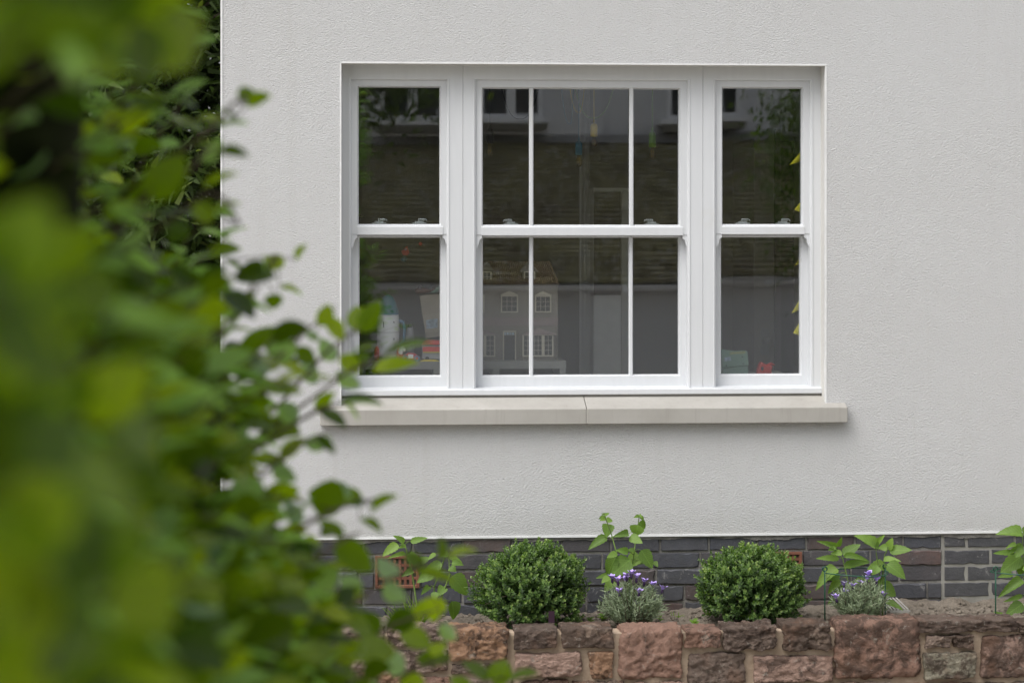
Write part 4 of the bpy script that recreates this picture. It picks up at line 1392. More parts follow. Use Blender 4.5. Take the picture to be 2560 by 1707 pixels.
def stone_mesh(W, H, D, amp, seed):
    """rounded irregular block, front face towards -y, origin at the front bottom-left corner"""
    rr = random.Random(seed)
    off = Vector((rr.uniform(0, 50), rr.uniform(0, 50), rr.uniform(0, 50)))
    # outline wobble of the four corners
    cj = [(rr.uniform(-.05, .05), rr.uniform(-.04, .04)) for _ in range(4)]
    m = MB()
    idx = {}

    def vert(i, j, k_):
        key = (i, j, k_)
        if key in idx: return idx[key]
        u, w, d_ = i / NX, j / NZ, k_ / NYY
        x, z, y = u * W, w * H, d_ * D
        # round the corners
        r_ = min(W, H) * .085
        cx, cz, cyy = min(max(x, r_), W - r_), min(max(z, r_), H - r_), min(max(y, r_ * .8), D - r_ * .8)
        v_ = Vector((x - cx, y - cyy, z - cz))
        if v_.length > 1e-6:
            mx_ = max(abs(v_.x), abs(v_.z), abs(v_.y) * 1.25)
            v_ = v_.normalized() * mx_ * (.86 + .14)
        p = Vector((cx, cyy, cz)) + v_
        # corner skew
        a = [(1 - u) * (1 - w), u * (1 - w), u * w, (1 - u) * w]
        p.x += sum(a[q_] * cj[q_][0] for q_ in range(4)) * min(W, .12)
        p.z += sum(a[q_] * cj[q_][1] for q_ in range(4)) * min(H, .1) * (0.4 if w > .5 else 1)
        c_ = Vector((W / 2, D / 2, H / 2))
        nrm = Vector(((p.x - c_.x) / W, (p.y - c_.y) / D * .9, (p.z - c_.z) / H)).normalized()
        f1 = mnoise.fractal(p * 13 + off, 1.0, 2.0, 4)
        f2 = mnoise.fractal(Vector((p.x * 38, p.y * 38, p.z * 52)) + off, .6, 2.1, 5)
        ridg = abs(mnoise.noise(Vector((p.x * 9 + p.z * 6, p.y * 9, p.z * 16)) + off))
        p += nrm * (amp * (.008 * f1 + .0085 * f2 - .011 * ridg))
        if k_ == 0:
            p.y += amp * (.007 * mnoise.fractal(Vector((p.x * 24, 3, p.z * 30)) + off, .7, 2.1, 5)) + .004
        idx[key] = len(m.v); m.v.append(tuple(p))
        return idx[key]
    for i in range(NX):
        for j in range(NZ):
            m.f.append((vert(i, j, 0), vert(i + 1, j, 0), vert(i + 1, j + 1, 0), vert(i, j + 1, 0)))
    for i in range(NX):
        for k_ in range(NYY):
            m.f.append((vert(i, NZ, k_), vert(i + 1, NZ, k_), vert(i + 1, NZ, k_ + 1), vert(i, NZ, k_ + 1)))
            m.f.append((vert(i, 0, k_), vert(i, 0, k_ + 1), vert(i + 1, 0, k_ + 1), vert(i + 1, 0, k_)))
    for j in range(NZ):
        for k_ in range(NYY):
            m.f.append((vert(0, j, k_), vert(0, j + 1, k_), vert(0, j + 1, k_ + 1), vert(0, j, k_ + 1)))
            m.f.append((vert(NX, j, k_), vert(NX, j, k_ + 1), vert(NX, j + 1, k_ + 1), vert(NX, j + 1, k_)))
    m.m = [0] * len(m.f)
    return m.mesh('stone', MAT['stone'], True)


for si, (u0, v0, u1, v1, col, ro) in enumerate(STN):
    a = P(u0, (v0 + v1) / 2, YS); b_ = P(u1, (v0 + v1) / 2, YS)
    um = (u0 + u1) / 2
    zt, zb_ = P(um, v0, YS).z, P(um, v1, YS).z
    if v0 < 1565: zt -= .029           # the camera looks a little down on the coping stones
    o = link('stone', stone_mesh(b_.x - a.x, zt - zb_, .165, ro, si), gw)
    rj = random.Random(si)
    o.location = (a.x, YS + rj.uniform(-.014, -.002), zb_)
    f_ = rj.uniform(.85, 1.15)
    o.color = (col[0] * f_, col[1] * f_, col[2] * f_, 1)
g = MB()
mx0, mx1 = P(560, 1600, YS).x, P(2760, 1600, YS).x
zmt = P(1600, 1580, YS).z
nx, nz = 300, 44
for j in range(nz + 1):
    for i in range(nx + 1):
        x = mx0 + (mx1 - mx0) * i / nx; z = -.05 + (zmt + .05) * j / nz
        top = .006 * fbm((x * 9, 2, 0)) - .006 if j == nz else 0
        g.v.append((x, YS + .023 + .005 * fbm((x * 8, 1, z * 8)) + .003 * fbm((x * 40, 1, z * 40)), z + top))
for j in range(nz):
    for i in range(nx):
        a = j * (nx + 1) + i
        g.f.append((a, a + 1, a + nx + 2, a + nx + 1)); g.m.append(0)
k0 = len(g.v)
for i in range(nx + 1):
    x = mx0 + (mx1 - mx0) * i / nx
    g.v.append((x, YS + .15, zmt - .01 + .006 * fbm((x * 9, 7, 0))))
for i in range(nx):
    a = nz * (nx + 1) + i
    g.f.append((a, a + 1, k0 + i + 1, k0 + i)); g.m.append(0)
k1 = len(g.v)
g.v += [(mx0, YS + .15, -.05), (mx1, YS + .15, -.05)]
g.f.append((k1, k0, k0 + nx, k1 + 1)[::1]); g.m.append(0)
g.build('mortar', MAT['sandmortar'], gw, True)

# ------------------------------------------------------------------ planting in the raised bed
def box_ball(u, vtop, wpx, y, seed, label):
    rr = np.random.default_rng(seed)
    c_ = P(u, 1460, y)
    kk = (y - CY) / F
    rx = wpx * kk / 2 * .97
    zt = P(u, vtop, y).z
    zb_ = .36
    rz = (zt - zb_) / 2 * 1.0
    cz = (zt + zb_) / 2 - .012
    o = thing('box_bush', (c_.x, y, zb_), label, 'bush', 'clipped box balls in the raised bed')
    m = MB().tube([(c_.x, y, zb_ - .03), (c_.x + .01, y, cz), (c_.x, y, cz + rz * .5)], [.016, .012, .004], 7)
    for k_ in range(40):
        d = Vector(unit(rr.normal(size=(1, 3)))[0])
        m.tube([(c_.x, y, cz - rz * .4), Vector((c_.x, y, cz)) + Vector((d.x * rx * .5, d.y * rx * .5, d.z * rz * .5)), Vector((c_.x, y, cz)) + Vector((d.x * rx * .95, d.y * rx * .95, d.z * rz * .95))], [.005, .003, .0015], 4)
    m.build('stem', MAT['bark'], o, True)
    ns = 1900
    dirs = unit(rr.normal(size=(ns, 3)))
    dirs[:, 2] = np.where(dirs[:, 2] < -.55, -dirs[:, 2] * .6, dirs[:, 2]); dirs = unit(dirs)
    lump = np.array([1 + .14 * fbm((d[0] * 2.2 + seed, d[1] * 2.2, d[2] * 2.2)) + .08 * fbm((d[0] * 6, d[1] * 6 + seed, d[2] * 6)) for d in dirs])
    depth = 1 - .42 * rr.random(ns) ** 1.5
    spike = np.where((rr.random(ns) < .15) & (dirs[:, 2] > .0), rr.uniform(1.03, 1.14, ns), 1.0)
    rad = (lump * depth * spike)[:, None]
    tip = np.array([c_.x, y, cz]) + dirs * np.array([rx, rx, rz]) * rad
    sd = unit(dirs * 1.0 + np.array([0, 0, .75]) + rr.normal(size=(ns, 3)) * .3)
    B, Dn, Nn, Ln, T = [], [], [], [], []
    shoot_tone = rr.random(ns)
    for i in range(ns):
        s_ = sd[i]
        a = np.cross(s_, [0.3, .2, .9]); a /= np.linalg.norm(a); b_ = np.cross(s_, a)
        for q_ in range(6):
            pos = tip[i] - s_ * (.0095 * q_)
            ph = q_ * 1.57 + i
            for sg in (0, math.pi):
                side = a * math.cos(ph + sg) + b_ * math.sin(ph + sg)
                B.append(pos); Dn.append(side * (.55 + .12 * q_) + s_ * (.9 - .1 * q_)); Nn.append(s_ - side * .5 + rr.normal(size=3) * .15)
                Ln.append((.0142 + .0010 * min(q_, 4)) * rr.uniform(.8, 1.2))
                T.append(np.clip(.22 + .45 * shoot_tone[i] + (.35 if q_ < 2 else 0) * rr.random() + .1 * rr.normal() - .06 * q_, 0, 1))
    Ln = np.array(Ln)
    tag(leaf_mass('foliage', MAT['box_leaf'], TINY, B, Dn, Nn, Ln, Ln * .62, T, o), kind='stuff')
    return o


box_ball(1327, 1350, 284, -.34, 11, 'clipped dark green box ball between the air brick and first lavender')
box_ball(1880, 1356, 286, -.34, 12, 'clipped dark green box ball standing between the two lavender plants')


def lavender(u, vtop, wpx, y, seed, flowers, label):
    rr = np.random.default_rng(seed)
    kk = (y - CY) / F
    b = P(u, 1560, y); zb_ = soil_z(b.x, y) - .01
    H = P(u, vtop, y).z - zb_
    W = wpx * kk / 2
    o = thing('lavender_plant', (b.x, y, zb_), label, 'lavender', 'French lavender in the raised bed')
    m = MB()
    B, Dn, Nn, Ln, T = [], [], [], [], []
    for i in range(240):
        a = rr.uniform(0, 2 * math.pi); el = rr.random() ** .55
        r_ = W * (.10 + .95 * math.sin(el * 1.35)) * rr.uniform(.75, 1.05)
        hh = H * (math.cos(el * 1.05)) * rr.uniform(.82, 1.08)
        tip = Vector((b.x + r_ * math.cos(a), y + r_ * math.sin(a) * .8, zb_ + max(hh, .05)))
        root = Vector((b.x + rr.normal() * .02, y + rr.normal() * .02, zb_))
        mid_ = root.lerp(tip, .55) + Vector((math.cos(a), math.sin(a), 0)) * .012
        if i % 3 == 0: m.tube([root, mid_, tip], [.003, .002, .001], 4)
        st = rr.random()
        for q_ in range(24):
            s_ = .38 + .62 * q_ / 23
            p = root.lerp(mid_, s_ / .55) if s_ < .55 else mid_.lerp(tip, (s_ - .55) / .45)
            ax = (tip - mid_).normalized()
            side = rr.normal(size=3); side -= np.array(ax) * side.dot(np.array(ax)); side /= np.linalg.norm(side)
            B.append(tuple(p)); Dn.append(np.array(ax) * rr.uniform(.6, 1.2) + side * .8); Nn.append(rr.normal(size=3) + [0, -.3, .8])
            Ln.append(rr.uniform(.016, .03)); T.append(np.clip(.2 + .5 * st + .3 * (s_ - .5) + .15 * rr.normal(), 0, 1))
    m.build('stems', MAT['woody_stem'], o)
    o.children[0]['kind'] = 'stuff'
    Ln = np.array(Ln)
    tag(leaf_mass('foliage', MAT['lavender_leaf'], BLADE, B, Dn, Nn, Ln, np.full(len(Ln), .0036), T, o), kind='stuff')
    for fu, fv in flowers:
        yy = y + rr.uniform(-.08, .05)
        kf = (yy - CY) / F
        h0 = P(fu, fv + 4, yy)
        lean = Vector(((fu - u) / wpx * .5 + rr.normal() * .08, rr.normal() * .1, 1)).normalized()
        base = h0 - lean * .024
        g = MB().tube([Vector((b.x, y, zb_)).lerp(base, .45), base], [.0014, .0012], 5)
        st = g.build('flower_stalk', MAT['lavender_leaf'] if False else MAT['green_stem'], o)
        prof = [.15, .75, 1, .95, .8, .3]
        pts = [base.lerp(h0, i / 5) for i in range(6)]
        fh = MB().tube(pts, [.0062 * p_ for p_ in prof], 8).build('flower_head', MAT['flower_dark'], o, True)
        g = MB()
        for q_ in range(5):
            a = q_ * 1.26 + rr.uniform(0, 1)
            side = Vector((math.cos(a), math.sin(a) * .8, 0))
            d = (lean * rr.uniform(.8, 1.5) + side * .85).normalized()
            n_ = (lean - side * .6)
            M_ = leaf_matrix(h0 - lean * .004, d, n_, rr.uniform(.024, .034), .019)
            k_ = [M_ @ Vector(p_) for p_ in OVATE[0]]
            g.add(k_, OVATE[1])
        g.build('bracts', MAT['flower_purple'], fh, True)
    return o


lavender(1580, 1456, 166, -.40, 21, [(1530, 1441), (1545, 1447), (1564, 1446), (1579, 1429), (1566, 1436), (1592, 1439), (1611, 1449), (1633, 1458), (1657, 1468), (1549, 1476), (1598, 1476), (1592, 1505)],
         'bushy grey-green lavender with a dozen purple flower heads between the box balls')
lavender(2150, 1452, 142, -.38, 22, [(2110, 1457), (2133, 1461), (2154, 1456), (2171, 1431), (2168, 1444), (2192, 1447), (2118, 1478), (2090, 1490), (2208, 1485)],
         'compact lavender with purple flower heads inside the green hoop support')

TS = [0, .04, .10, .17, .25, .33, .42, .51, .60, .69, .78, .87, .94, 1]
WS = [.03, .26, .42, .50, .53, .53, .50, .46, .41, .35, .27, .18, .09, 0]
MALLOW = [leaf_template(TS, WS, .30, .28, .055), leaf_template(TS, WS, .12, .10, .06), leaf_template(TS, WS, .42, .45, .05)]
MALM = [leaf_mesh('leaf', t_, MAT['mallow_leaf']) for t_ in MALLOW]


def mallow(label, y, org, s_, stems, leaves, seed):
    rr = random.Random(seed)
    cv = lambda p: (org[0] + p[0] / s_, org[1] + p[1] / s_)
    base = P(*cv(stems[0][0]), y)
    base.z = soil_z(base.x, y)
    o = thing('mallow_plant', base, label, 'plant', 'young leafy plants in the raised bed')
    allpts = []
    for st in stems:
        pts = [P(*cv(p), y + rr.uniform(-.02, .02)) for p in st]
        pts[0] = Vector((pts[0].x, y, min(pts[0].z, soil_z(pts[0].x, y) - .01)))
        fine = []
        for i in range(len(pts) - 1):
            fine += [pts[i].lerp(pts[i + 1], q_ / 4) for q_ in range(4)]
        fine.append(pts[-1])
        n = len(fine)
        MB().tube(fine, [.0042 - .0026 * i / n for i in range(n)], 6).build('stem', MAT['green_stem'], o, True)
        allpts += fine
    g = MB()
    for (a0, b0), (a1, b1), w in leaves:
        yb_ = y + rr.uniform(-.05, .05)
        p0 = P(*cv((a0, b0)), yb_)
        p1 = P(*cv((a1, b1)), yb_ + rr.uniform(-.05, .01))
        kk = (yb_ - CY) / F
        L = (p1 - p0).length
        W = w / s_ * kk * rr.uniform(1.0, 1.15)
        n_ = Vector((rr.uniform(-.3, .3), -1, rr.uniform(.35, 1.0)))
        ob = link('leaf', rr.choice(MALM), o)
        ob.matrix_basis = leaf_matrix(p0, p1 - p0, n_, L, W)
        near = min(allpts, key=lambda q_: (q_ - p0).length + max(0, q_.z - p0.z) * .8)
        if (near - p0).length > .004:
            mid_ = near.lerp(p0, .55) + Vector((0, 0, .006))
            g.tube([near, mid_, p0], [.0017, .0014, .0011], 5)
    if g.v: tag(g.build('leaf_stalks', MAT['green_stem'], o, True), kind='stuff')
    return o


mallow('tall young plant with two upright stems rising behind the lavender between box balls', -.24, (1140, 1270), 3.5875,
       [[(1500, 960), (1460, 620), (1440, 400), (1395, 235), (1345, 100), (1330, 62)], [(1520, 960), (1560, 620), (1595, 420), (1612, 270), (1640, 100), (1642, 62)]],
       [((1345, 85), (1300, 104), 42), ((1350, 112), (1408, 100), 52), ((1368, 142), (1352, 248), 104), ((1352, 262), (1186, 346), 82), ((1332, 62), (1374, 44), 28), ((1328, 66), (1284, 92), 24),
        ((1640, 70), (1600, 78), 30), ((1645, 78), (1700, 104), 34), ((1638, 128), (1706, 182), 84), ((1632, 150), (1606, 252), 116), ((1545, 225), (1438, 238), 62), ((1560, 252), (1670, 308), 74),
        ((1600, 382), (1530, 366), 40), ((1540, 390), (1450, 372), 62), ((1430, 440), (1348, 604), 112), ((1560, 462), (1392, 596), 150), ((1650, 436), (1518, 506), 118), ((1662, 376), (1768, 540), 122),
        ((1700, 492), (1606, 490), 34), ((1776, 476), (1812, 524), 42), ((1442, 400), (1356, 436), 54), ((1372, 592), (1256, 624), 42), ((1372, 614), (1306, 664), 54), ((1410, 650), (1338, 734), 86),
        ((1520, 480), (1470, 610), 110), ((1340, 60), (1318, 46), 22), ((1645, 62), (1664, 74), 22)], 31)
mallow('broad leafy plant with pale toothed leaves growing through the green hoop', -.26, (2040, 1270), 3.588,
       [[(310, 930), (280, 620), (240, 455), (175, 340)], [(560, 930), (580, 640), (540, 400), (540, 310)], [(590, 930), (600, 560), (615, 420), (652, 345)]],
       [((180, 352), (66, 298), 52), ((190, 342), (234, 266), 48), ((176, 354), (106, 372), 44), ((242, 420), (396, 318), 96), ((232, 408), (136, 394), 52), ((204, 452), (8, 442), 58), ((252, 440), (468, 436), 54),
        ((252, 532), (488, 458), 74), ((190, 545), (-4, 672), 116), ((210, 592), (96, 640), 64), ((214, 640), (106, 752), 74), ((250, 690), (100, 868), 56), ((524, 342), (406, 228), 112), ((542, 312), (602, 250), 48),
        ((560, 350), (462, 300), 64), ((642, 372), (684, 266), 68), ((640, 352), (560, 352), 60), ((660, 380), (856, 366), 88), ((606, 472), (750, 450), 64), ((620, 502), (466, 540), 100), ((640, 502), (808, 612), 124),
        ((584, 702), (738, 772), 124), ((628, 850), (778, 884), 72), ((430, 640), (340, 660), 62), ((500, 640), (420, 640), 60), ((560, 520), (500, 590), 80), ((600, 610), (560, 690), 70)], 32)
mallow('leafy plant with pale green leaves beside second hoop at right end of bed', -.26, (2040, 1270), 3.588,
       [[(1900, 930), (1880, 620), (1860, 420), (1850, 220)], [(1960, 930), (1960, 520), (1990, 260)]],
       [((1846, 236), (1652, 184), 112), ((1852, 342), (1734, 384), 54), ((1776, 402), (1600, 396), 54), ((1836, 432), (1656, 574), 132), ((1850, 502), (1824, 604), 92), ((1764, 592), (1636, 612), 52),
        ((1846, 642), (1664, 756), 92), ((1850, 782), (1690, 836), 44), ((1852, 856), (1706, 956), 112), ((1860, 230), (1960, 170), 90), ((1990, 260), (2090, 230), 90), ((1980, 360), (2110, 420), 110), ((1960, 520), (2080, 600), 110),
        ((1870, 520), (1950, 560), 90), ((1880, 700), (1960, 760), 90), ((1800, 330), (1700, 340), 40), ((1850, 360), (1790, 440), 70)], 33)
mallow('drooping leafy plant growing in front of the terracotta air brick', -.26, (740, 1300), 3.852,
       [[(1200, 1010), (1120, 520), (1062, 280), (1034, 222)], [(1330, 1010), (1330, 640), (1410, 430), (1440, 330)], [(1300, 1010), (1480, 520), (1470, 340)]],
       [((1036, 224), (962, 142), 64), ((1104, 205), (1264, 166), 54), ((986, 238), (824, 330), 84), ((1052, 328), (892, 346), 44), ((1076, 342), (1200, 392), 106), ((1190, 402), (1290, 358), 64), ((1404, 420), (1226, 486), 94),
        ((1342, 318), (1272, 376), 44), ((1470, 322), (1390, 340), 54), ((1472, 348), (1608, 404), 54), ((1500, 416), (1612, 408), 66), ((1484, 452), (1534, 478), 74), ((1324, 516), (1162, 580), 114), ((1500, 540), (1664, 712), 152),
        ((1424, 640), (1376, 712), 84), ((1342, 690), (1326, 774), 70), ((1500, 780), (1546, 968), 112), ((1286, 640), (1214, 694), 54), ((1060, 262), (1000, 246), 40), ((1120, 480), (1040, 520), 60)], 34)

# wire hoop plant supports
def hoop(label, uvs, ring_c, rx, y, zring, legs):
    o = thing('plant_support', (legs[0][0], legs[0][1], .36), label, 'plant support', 'green wire plant supports')
    pts = [(ring_c + rx * math.cos(t_), y + .11 * math.sin(t_), zring + .004 * math.sin(2 * t_)) for t_ in [2 * math.pi * i / 40 for i in range(41)]]
    MB().tube(pts, .0028, 6).build('ring', MAT['green_wire'], o, True)
    for lx, ly in legs:
        lp = [(lx, ly, .33), (lx, ly, zring + .012)]
        curl_ = [(lx + .010 * math.sin(a), ly, zring + .022 - .010 * math.cos(a)) for a in [math.pi * 2 * i / 12 for i in range(13)]]
        MB().tube(lp + curl_, .0032, 6).build('leg', MAT['green_wire'], o, True)


yh_ = -.30
zr_ = P(2140, 1430, yh_).z
hoop('green wire hoop on thin stakes round lavender and leafy plant', None, P(2140, 1430, yh_).x, .142, yh_, zr_, [(P(2062, 1430, yh_ - .03).x, yh_ - .03), (P(2213, 1430, yh_ + .02).x, yh_ + .02)])
hoop('green wire hoop on thin stakes at right end of bed', None, P(2560, 1430, yh_).x, .15, yh_, P(2560, 1428, yh_).z, [(P(2489, 1430, yh_ - .05).x, yh_ - .05), (P(2625, 1430, yh_).x, yh_)])

# small things on the soil
pc = P(2232, 1526, -.12)
lo_ = thing('ribbed_plant_tray', (pc.x, -.12, soil_z(pc.x, -.12)), 'pale ribbed plastic strip lying on the soil beside the lavender', 'plant tray')
g = MB()
for i in range(7):
    xx = pc.x - .045 + i * .015
    MB().add([(xx, -.20, soil_z(pc.x, -.2) + .012), (xx + .009, -.20, soil_z(pc.x, -.2) + .012), (xx + .009 - .02, -.06, soil_z(pc.x, -.06) + .045), (xx - .02, -.06, soil_z(pc.x, -.06) + .045),
              (xx, -.20, soil_z(pc.x, -.2) + .004), (xx + .009, -.20, soil_z(pc.x, -.2) + .004)], [(0, 1, 2, 3), (0, 4, 5, 1)]).build('rib', MAT['pale_plastic'], lo_)
MB().box(pc.x - .055, pc.x + .06, -.205, -.195, soil_z(pc.x, -.2) - .01, soil_z(pc.x, -.2) + .006).build('tray_edge', MAT['pale_plastic'], lo_)
pl_ = P(1379, 1545, -.57)
o = thing('plant_label', (pl_.x, -.565, .38), 'small plum-coloured plant label stuck in front of box ball', 'plant label')
MB().box(pl_.x - .013, pl_.x + .013, -.567, -.564, .43, pl_.z + .03).build('label_face', MAT['plum_label'], o)
MB().box(pl_.x - .004, pl_.x + .004, -.566, -.5645, .34, .431).build('label_spike', MAT['plum_label'], o)


def tuft(u, v, y, n, h, seed, label, lean=.35):
    rr = np.random.default_rng(seed)
    p = P(u, v, y); z0 = soil_z(p.x, y)
    o = thing('grass_tuft', (p.x, y, z0), label, 'weed', 'weeds growing in the raised bed')
    B = np.c_[p.x + rr.normal(size=n) * .02, y + rr.normal(size=n) * .02, np.full(n, z0 - .005)]
    Dn = np.c_[rr.normal(size=n) * lean, rr.normal(size=n) * lean, np.ones(n)]
    Nn = np.c_[rr.normal(size=n), -np.ones(n), rr.random(n)]
    L = rr.uniform(.5, 1.1, n) * h
    tp_ = leaf_template([0, .3, .6, .85, 1], [.5, .5, .4, .2, 0], .1, .45)
    tag(leaf_mass('blades', MAT['grass_blade'], tp_, B, Dn, Nn, L, np.full(n, .0045), rr.random(n), o), kind='stuff')


tuft(815, 1530, -.22, 46, .19, 41, 'thin grass tuft with seed heads against dark brick plinth')
tuft(1010, 1550, -.36, 60, .13, 42, 'thick clump of narrow grassy weeds under the drooping plant')
tuft(1040, 1552, -.30, 40, .16, 43, 'tall loose grassy weed beside the first box ball')
tuft(1690, 1540, -.20, 12, .035, 44, 'tiny grass seedling on bare soil between lavender and box ball', .6)
WEED = leaf_mesh('leaf', OVATE, MAT['mallow_leaf'])
for wi_, (u, v, y, n, L, lab) in enumerate(((1505, 1535, -.24, 7, .026, 'small pale weed seedling left of the first lavender'), (1475, 1548, -.30, 6, .022, 'low weed seedling near the right foot of first box ball'),
                                            (1735, 1555, -.40, 4, .034, 'young weed with pointed leaves by the stone coping'), (2500, 1545, -.35, 5, .03, 'low weed under the plant at right end'),
                                            (1650, 1548, -.30, 5, .018, 'weed seedling right of the first lavender'))):
    rr = random.Random(wi_ + 60)
    p = P(u, v, y); z0 = soil_z(p.x, y)
    o = thing('weed_seedling', (p.x, y, z0), lab, 'weed', 'weeds growing in the raised bed')
    MB().tube([(p.x, y, z0 - .01), (p.x, y, z0 + .03)], .0016, 5).build('stem', MAT['green_stem'], o)
    for q_ in range(n):
        a = q_ * 2.4
        ob = link('leaf', WEED, o)
        ob.matrix_basis = leaf_matrix((p.x, y, z0 + .008 + .02 * q_ / n), (math.cos(a), math.sin(a), rr.uniform(.3, 1.0)), (0, -.3, 1), L * rr.uniform(.8, 1.2), L * .6)

# ------------------------------------------------------------------ conifers behind the corner of the house
def conifer(loc, h, r_, n, seed, label):
    rr = np.random.default_rng(seed)
    o = thing('conifer_tree', loc, label, 'tree', 'dark conifers beyond the corner of the house')
    b = np.array(loc)
    MB().tube([(b[0], b[1], b[2] - .1), (b[0] + .05, b[1], b[2] + h * .5), (b[0], b[1], b[2] + h)], [.16, .10, .02], 9).build('trunk', MAT['bark'], o, True)
    m = MB()
    nb = 150
    zz = rr.uniform(.04, .98, nb) * h
    aa = rr.uniform(0, 2 * math.pi, nb)
    ln = r_ * (1 - .55 * zz / h) * rr.uniform(.7, 1.1, nb)
    for i in range(nb):
        s0 = Vector((b[0], b[1], b[2] + zz[i]))
        e = s0 + Vector((math.cos(aa[i]) * ln[i], math.sin(aa[i]) * ln[i], ln[i] * rr.uniform(-.1, .45)))
        m.tube([s0, s0.lerp(e, .5) + Vector((0, 0, .08 * ln[i])), e], [.028, .016, .004], 5)
    m.build('branch_frame', MAT['bark'], o, True)
    ib = rr.integers(0, nb, n)
    s_ = rr.uniform(.25, 1.08, n)
    rad = ln[ib] * s_
    base = np.c_[b[0] + np.cos(aa[ib]) * rad, b[1] + np.sin(aa[ib]) * rad, b[2] + zz[ib] + rad * .15]
    base += rr.normal(size=(n, 3)) * .13
    d = np.c_[np.cos(aa[ib]), np.sin(aa[ib]), np.full(n, .1)] + rr.normal(size=(n, 3)) * .75
    nrm = rr.normal(size=(n, 3)) + np.array([0, -.2, .8])
    L = rr.uniform(.06, .15, n)
    tone = np.clip(.15 + .5 * rr.random(n) * s_ + .25 * (rr.random(nb) ** 2)[ib] + np.where(rr.random(n) < .03, .4, 0), 0, 1)
    tag(leaf_mass('crown', MAT['conifer_leaf'], BLADE, base, d, nrm, L, L * .22, tone, o), kind='stuff')


conifer((-1.35, 3.4, 0), 7.5, .95, 46000, 51, 'dark conifer just beyond the left corner of the house')
conifer((-2.2, 6.4, 0), 9, 1.2, 30000, 52, 'second dark conifer standing further behind the house corner')
conifer((-3.6, 5.0, 0), 8, 1.2, 14000, 53, 'third dark conifer at the far side behind the hedge')
conifer((-2.9, 10.5, 0), 10, 1.2, 9000, 54, 'tallest conifer standing far behind the house corner')

# ------------------------------------------------------------------ foreground shrub, close to the lens
UB = [(-200, 600), (0, 590), (120, 570), (250, 600), (330, 560), (420, 560), (520, 540), (620, 600), (700, 650), (780, 690), (850, 740), (950, 790), (1050, 760), (1150, 700), (1250, 720), (1350, 820), (1450, 900), (1550, 930), (1650, 960), (1750, 1020), (2400, 1100)]


def ub(v):
    for (a, x), (b_, y) in zip(UB, UB[1:]):
        if v <= b_: return x + (y - x) * (v - a) / (b_ - a)
    return UB[-1][1]


shrub = thing('beech_shrub', (-.6, -7.2, 0), 'large green leafy shrub close in front, blurred, with light catching its leaves', 'shrub')
rs = random.Random(77)
BEECH = [leaf_template([0, .10, .28, .50, .72, .90, 1], [.02, .26, .44, .48, .38, .18, 0], .22, .16), leaf_template([0, .10, .28, .50, .72, .90, 1], [.02, .28, .46, .50, .36, .15, 0], .10, .30),
         leaf_template([0, .10, .28, .50, .72, .90, 1], [.02, .22, .38, .42, .34, .16, 0], .40, .22)]
BM3 = [leaf_mesh('leaf', t_, MAT['hedge_leaf']) for t_ in BEECH]
LV = []          # (base, dir, normal, L, W, explicit)
TW = MB()


def twig(root, tip, nl, size=.052, r0=.0035):
    root, tip = Vector(root), Vector(tip)
    ax = (tip - root)
    ln = ax.length
    if ln < 1e-3: return
    mid_ = root.lerp(tip, .5) + Vector((rs.uniform(-.02, .02), rs.uniform(-.02, .02), rs.uniform(0, .04)))
    TW.tube([root, mid_, tip], [r0, r0 * .7, r0 * .35], 5)
    for q_ in range(nl):
        s_ = (q_ + .6) / nl
        p = root.lerp(mid_, s_ * 2) if s_ < .5 else mid_.lerp(tip, s_ * 2 - 1)
        a = ((tip - mid_) if s_ > .5 else (mid_ - root)).normalized()
        side = a.cross(Vector((rs.uniform(-.4, .4), rs.uniform(-.4, .4), 1))).normalized() * (1 if q_ % 2 else -1)
        d = a * rs.uniform(.3, .9) + side * rs.uniform(.6, 1.1) + Vector((0, 0, rs.uniform(-.35, .15)))
        if q_ == nl - 1: d = a + Vector((0, 0, -.2))
        n_ = Vector((rs.gauss(0, .45), rs.gauss(0, .45) - .25, 1))
        if rs.random() < .09: n_ = -n_ - Vector((0, .6, 0))
        L = size * rs.uniform(.7, 1.25)
        LV.append((p + side * .004, d, n_, L, L * rs.uniform(.72, .95), False))


# filling twigs through the shrub's volume
N = 0
for _ in range(9000):
    y = rs.uniform(-8.35, -5.2)
    d = y - CY
    z = rs.uniform(.25, 3.0)
    x = rs.uniform(-1.35, .25)
    u, v, dd = proj((x, y, z))
    f_ = min(1, .30 + .70 * max(0, (dd - .9)) / 1.9)
    lim = ub(v) * f_ + 30 * rs.gauss(0, 1)
    if dd > 3.3: lim = min(lim, 430 - (dd - 3.3) * 160)
    if u > lim: continue
    if dd < 2.4 and -80 < u < 190 and 130 < v < 640: continue       # a dark hollow between the near sprays
    if dd < 1.35 and rs.random() < .45: continue
    # thinner towards the upper right where the trees behind show through
    if 150 < u < 560 and 330 < v < 760 and rs.random() < .70: continue
    if 380 < u and v < 900 and rs.random() < .35: continue
    if u < -700 or v > 2600: 
        if rs.random() < .7: continue
    inner = Vector((x - rs.uniform(.10, .25), y + rs.uniform(-.08, .12), z - rs.uniform(.05, .22)))
    twig(inner, (x, y, z), rs.randint(4, 7), .052)
    N += 1

for _ in range(950):
    dd = rs.uniform(1.7, 3.15)
    v = rs.uniform(640, 1850)
    lim = ub(v) * min(1, .55 + .45 * (dd - 1.7) / 1.2)
    u = lim - 40 - abs(rs.gauss(0, 1)) * 270
    if v < 1250 and u > .72 * lim and rs.random() < .5: continue
    if u < 60 or (v < 850 and rs.random() < .6): continue
    tip = PD(u, v, dd)
    inner = tip + Vector((-rs.uniform(.06, .16), rs.uniform(-.06, .06), -rs.uniform(.03, .14)))
    twig(inner, tip, rs.randint(4, 6), .050, .0026)

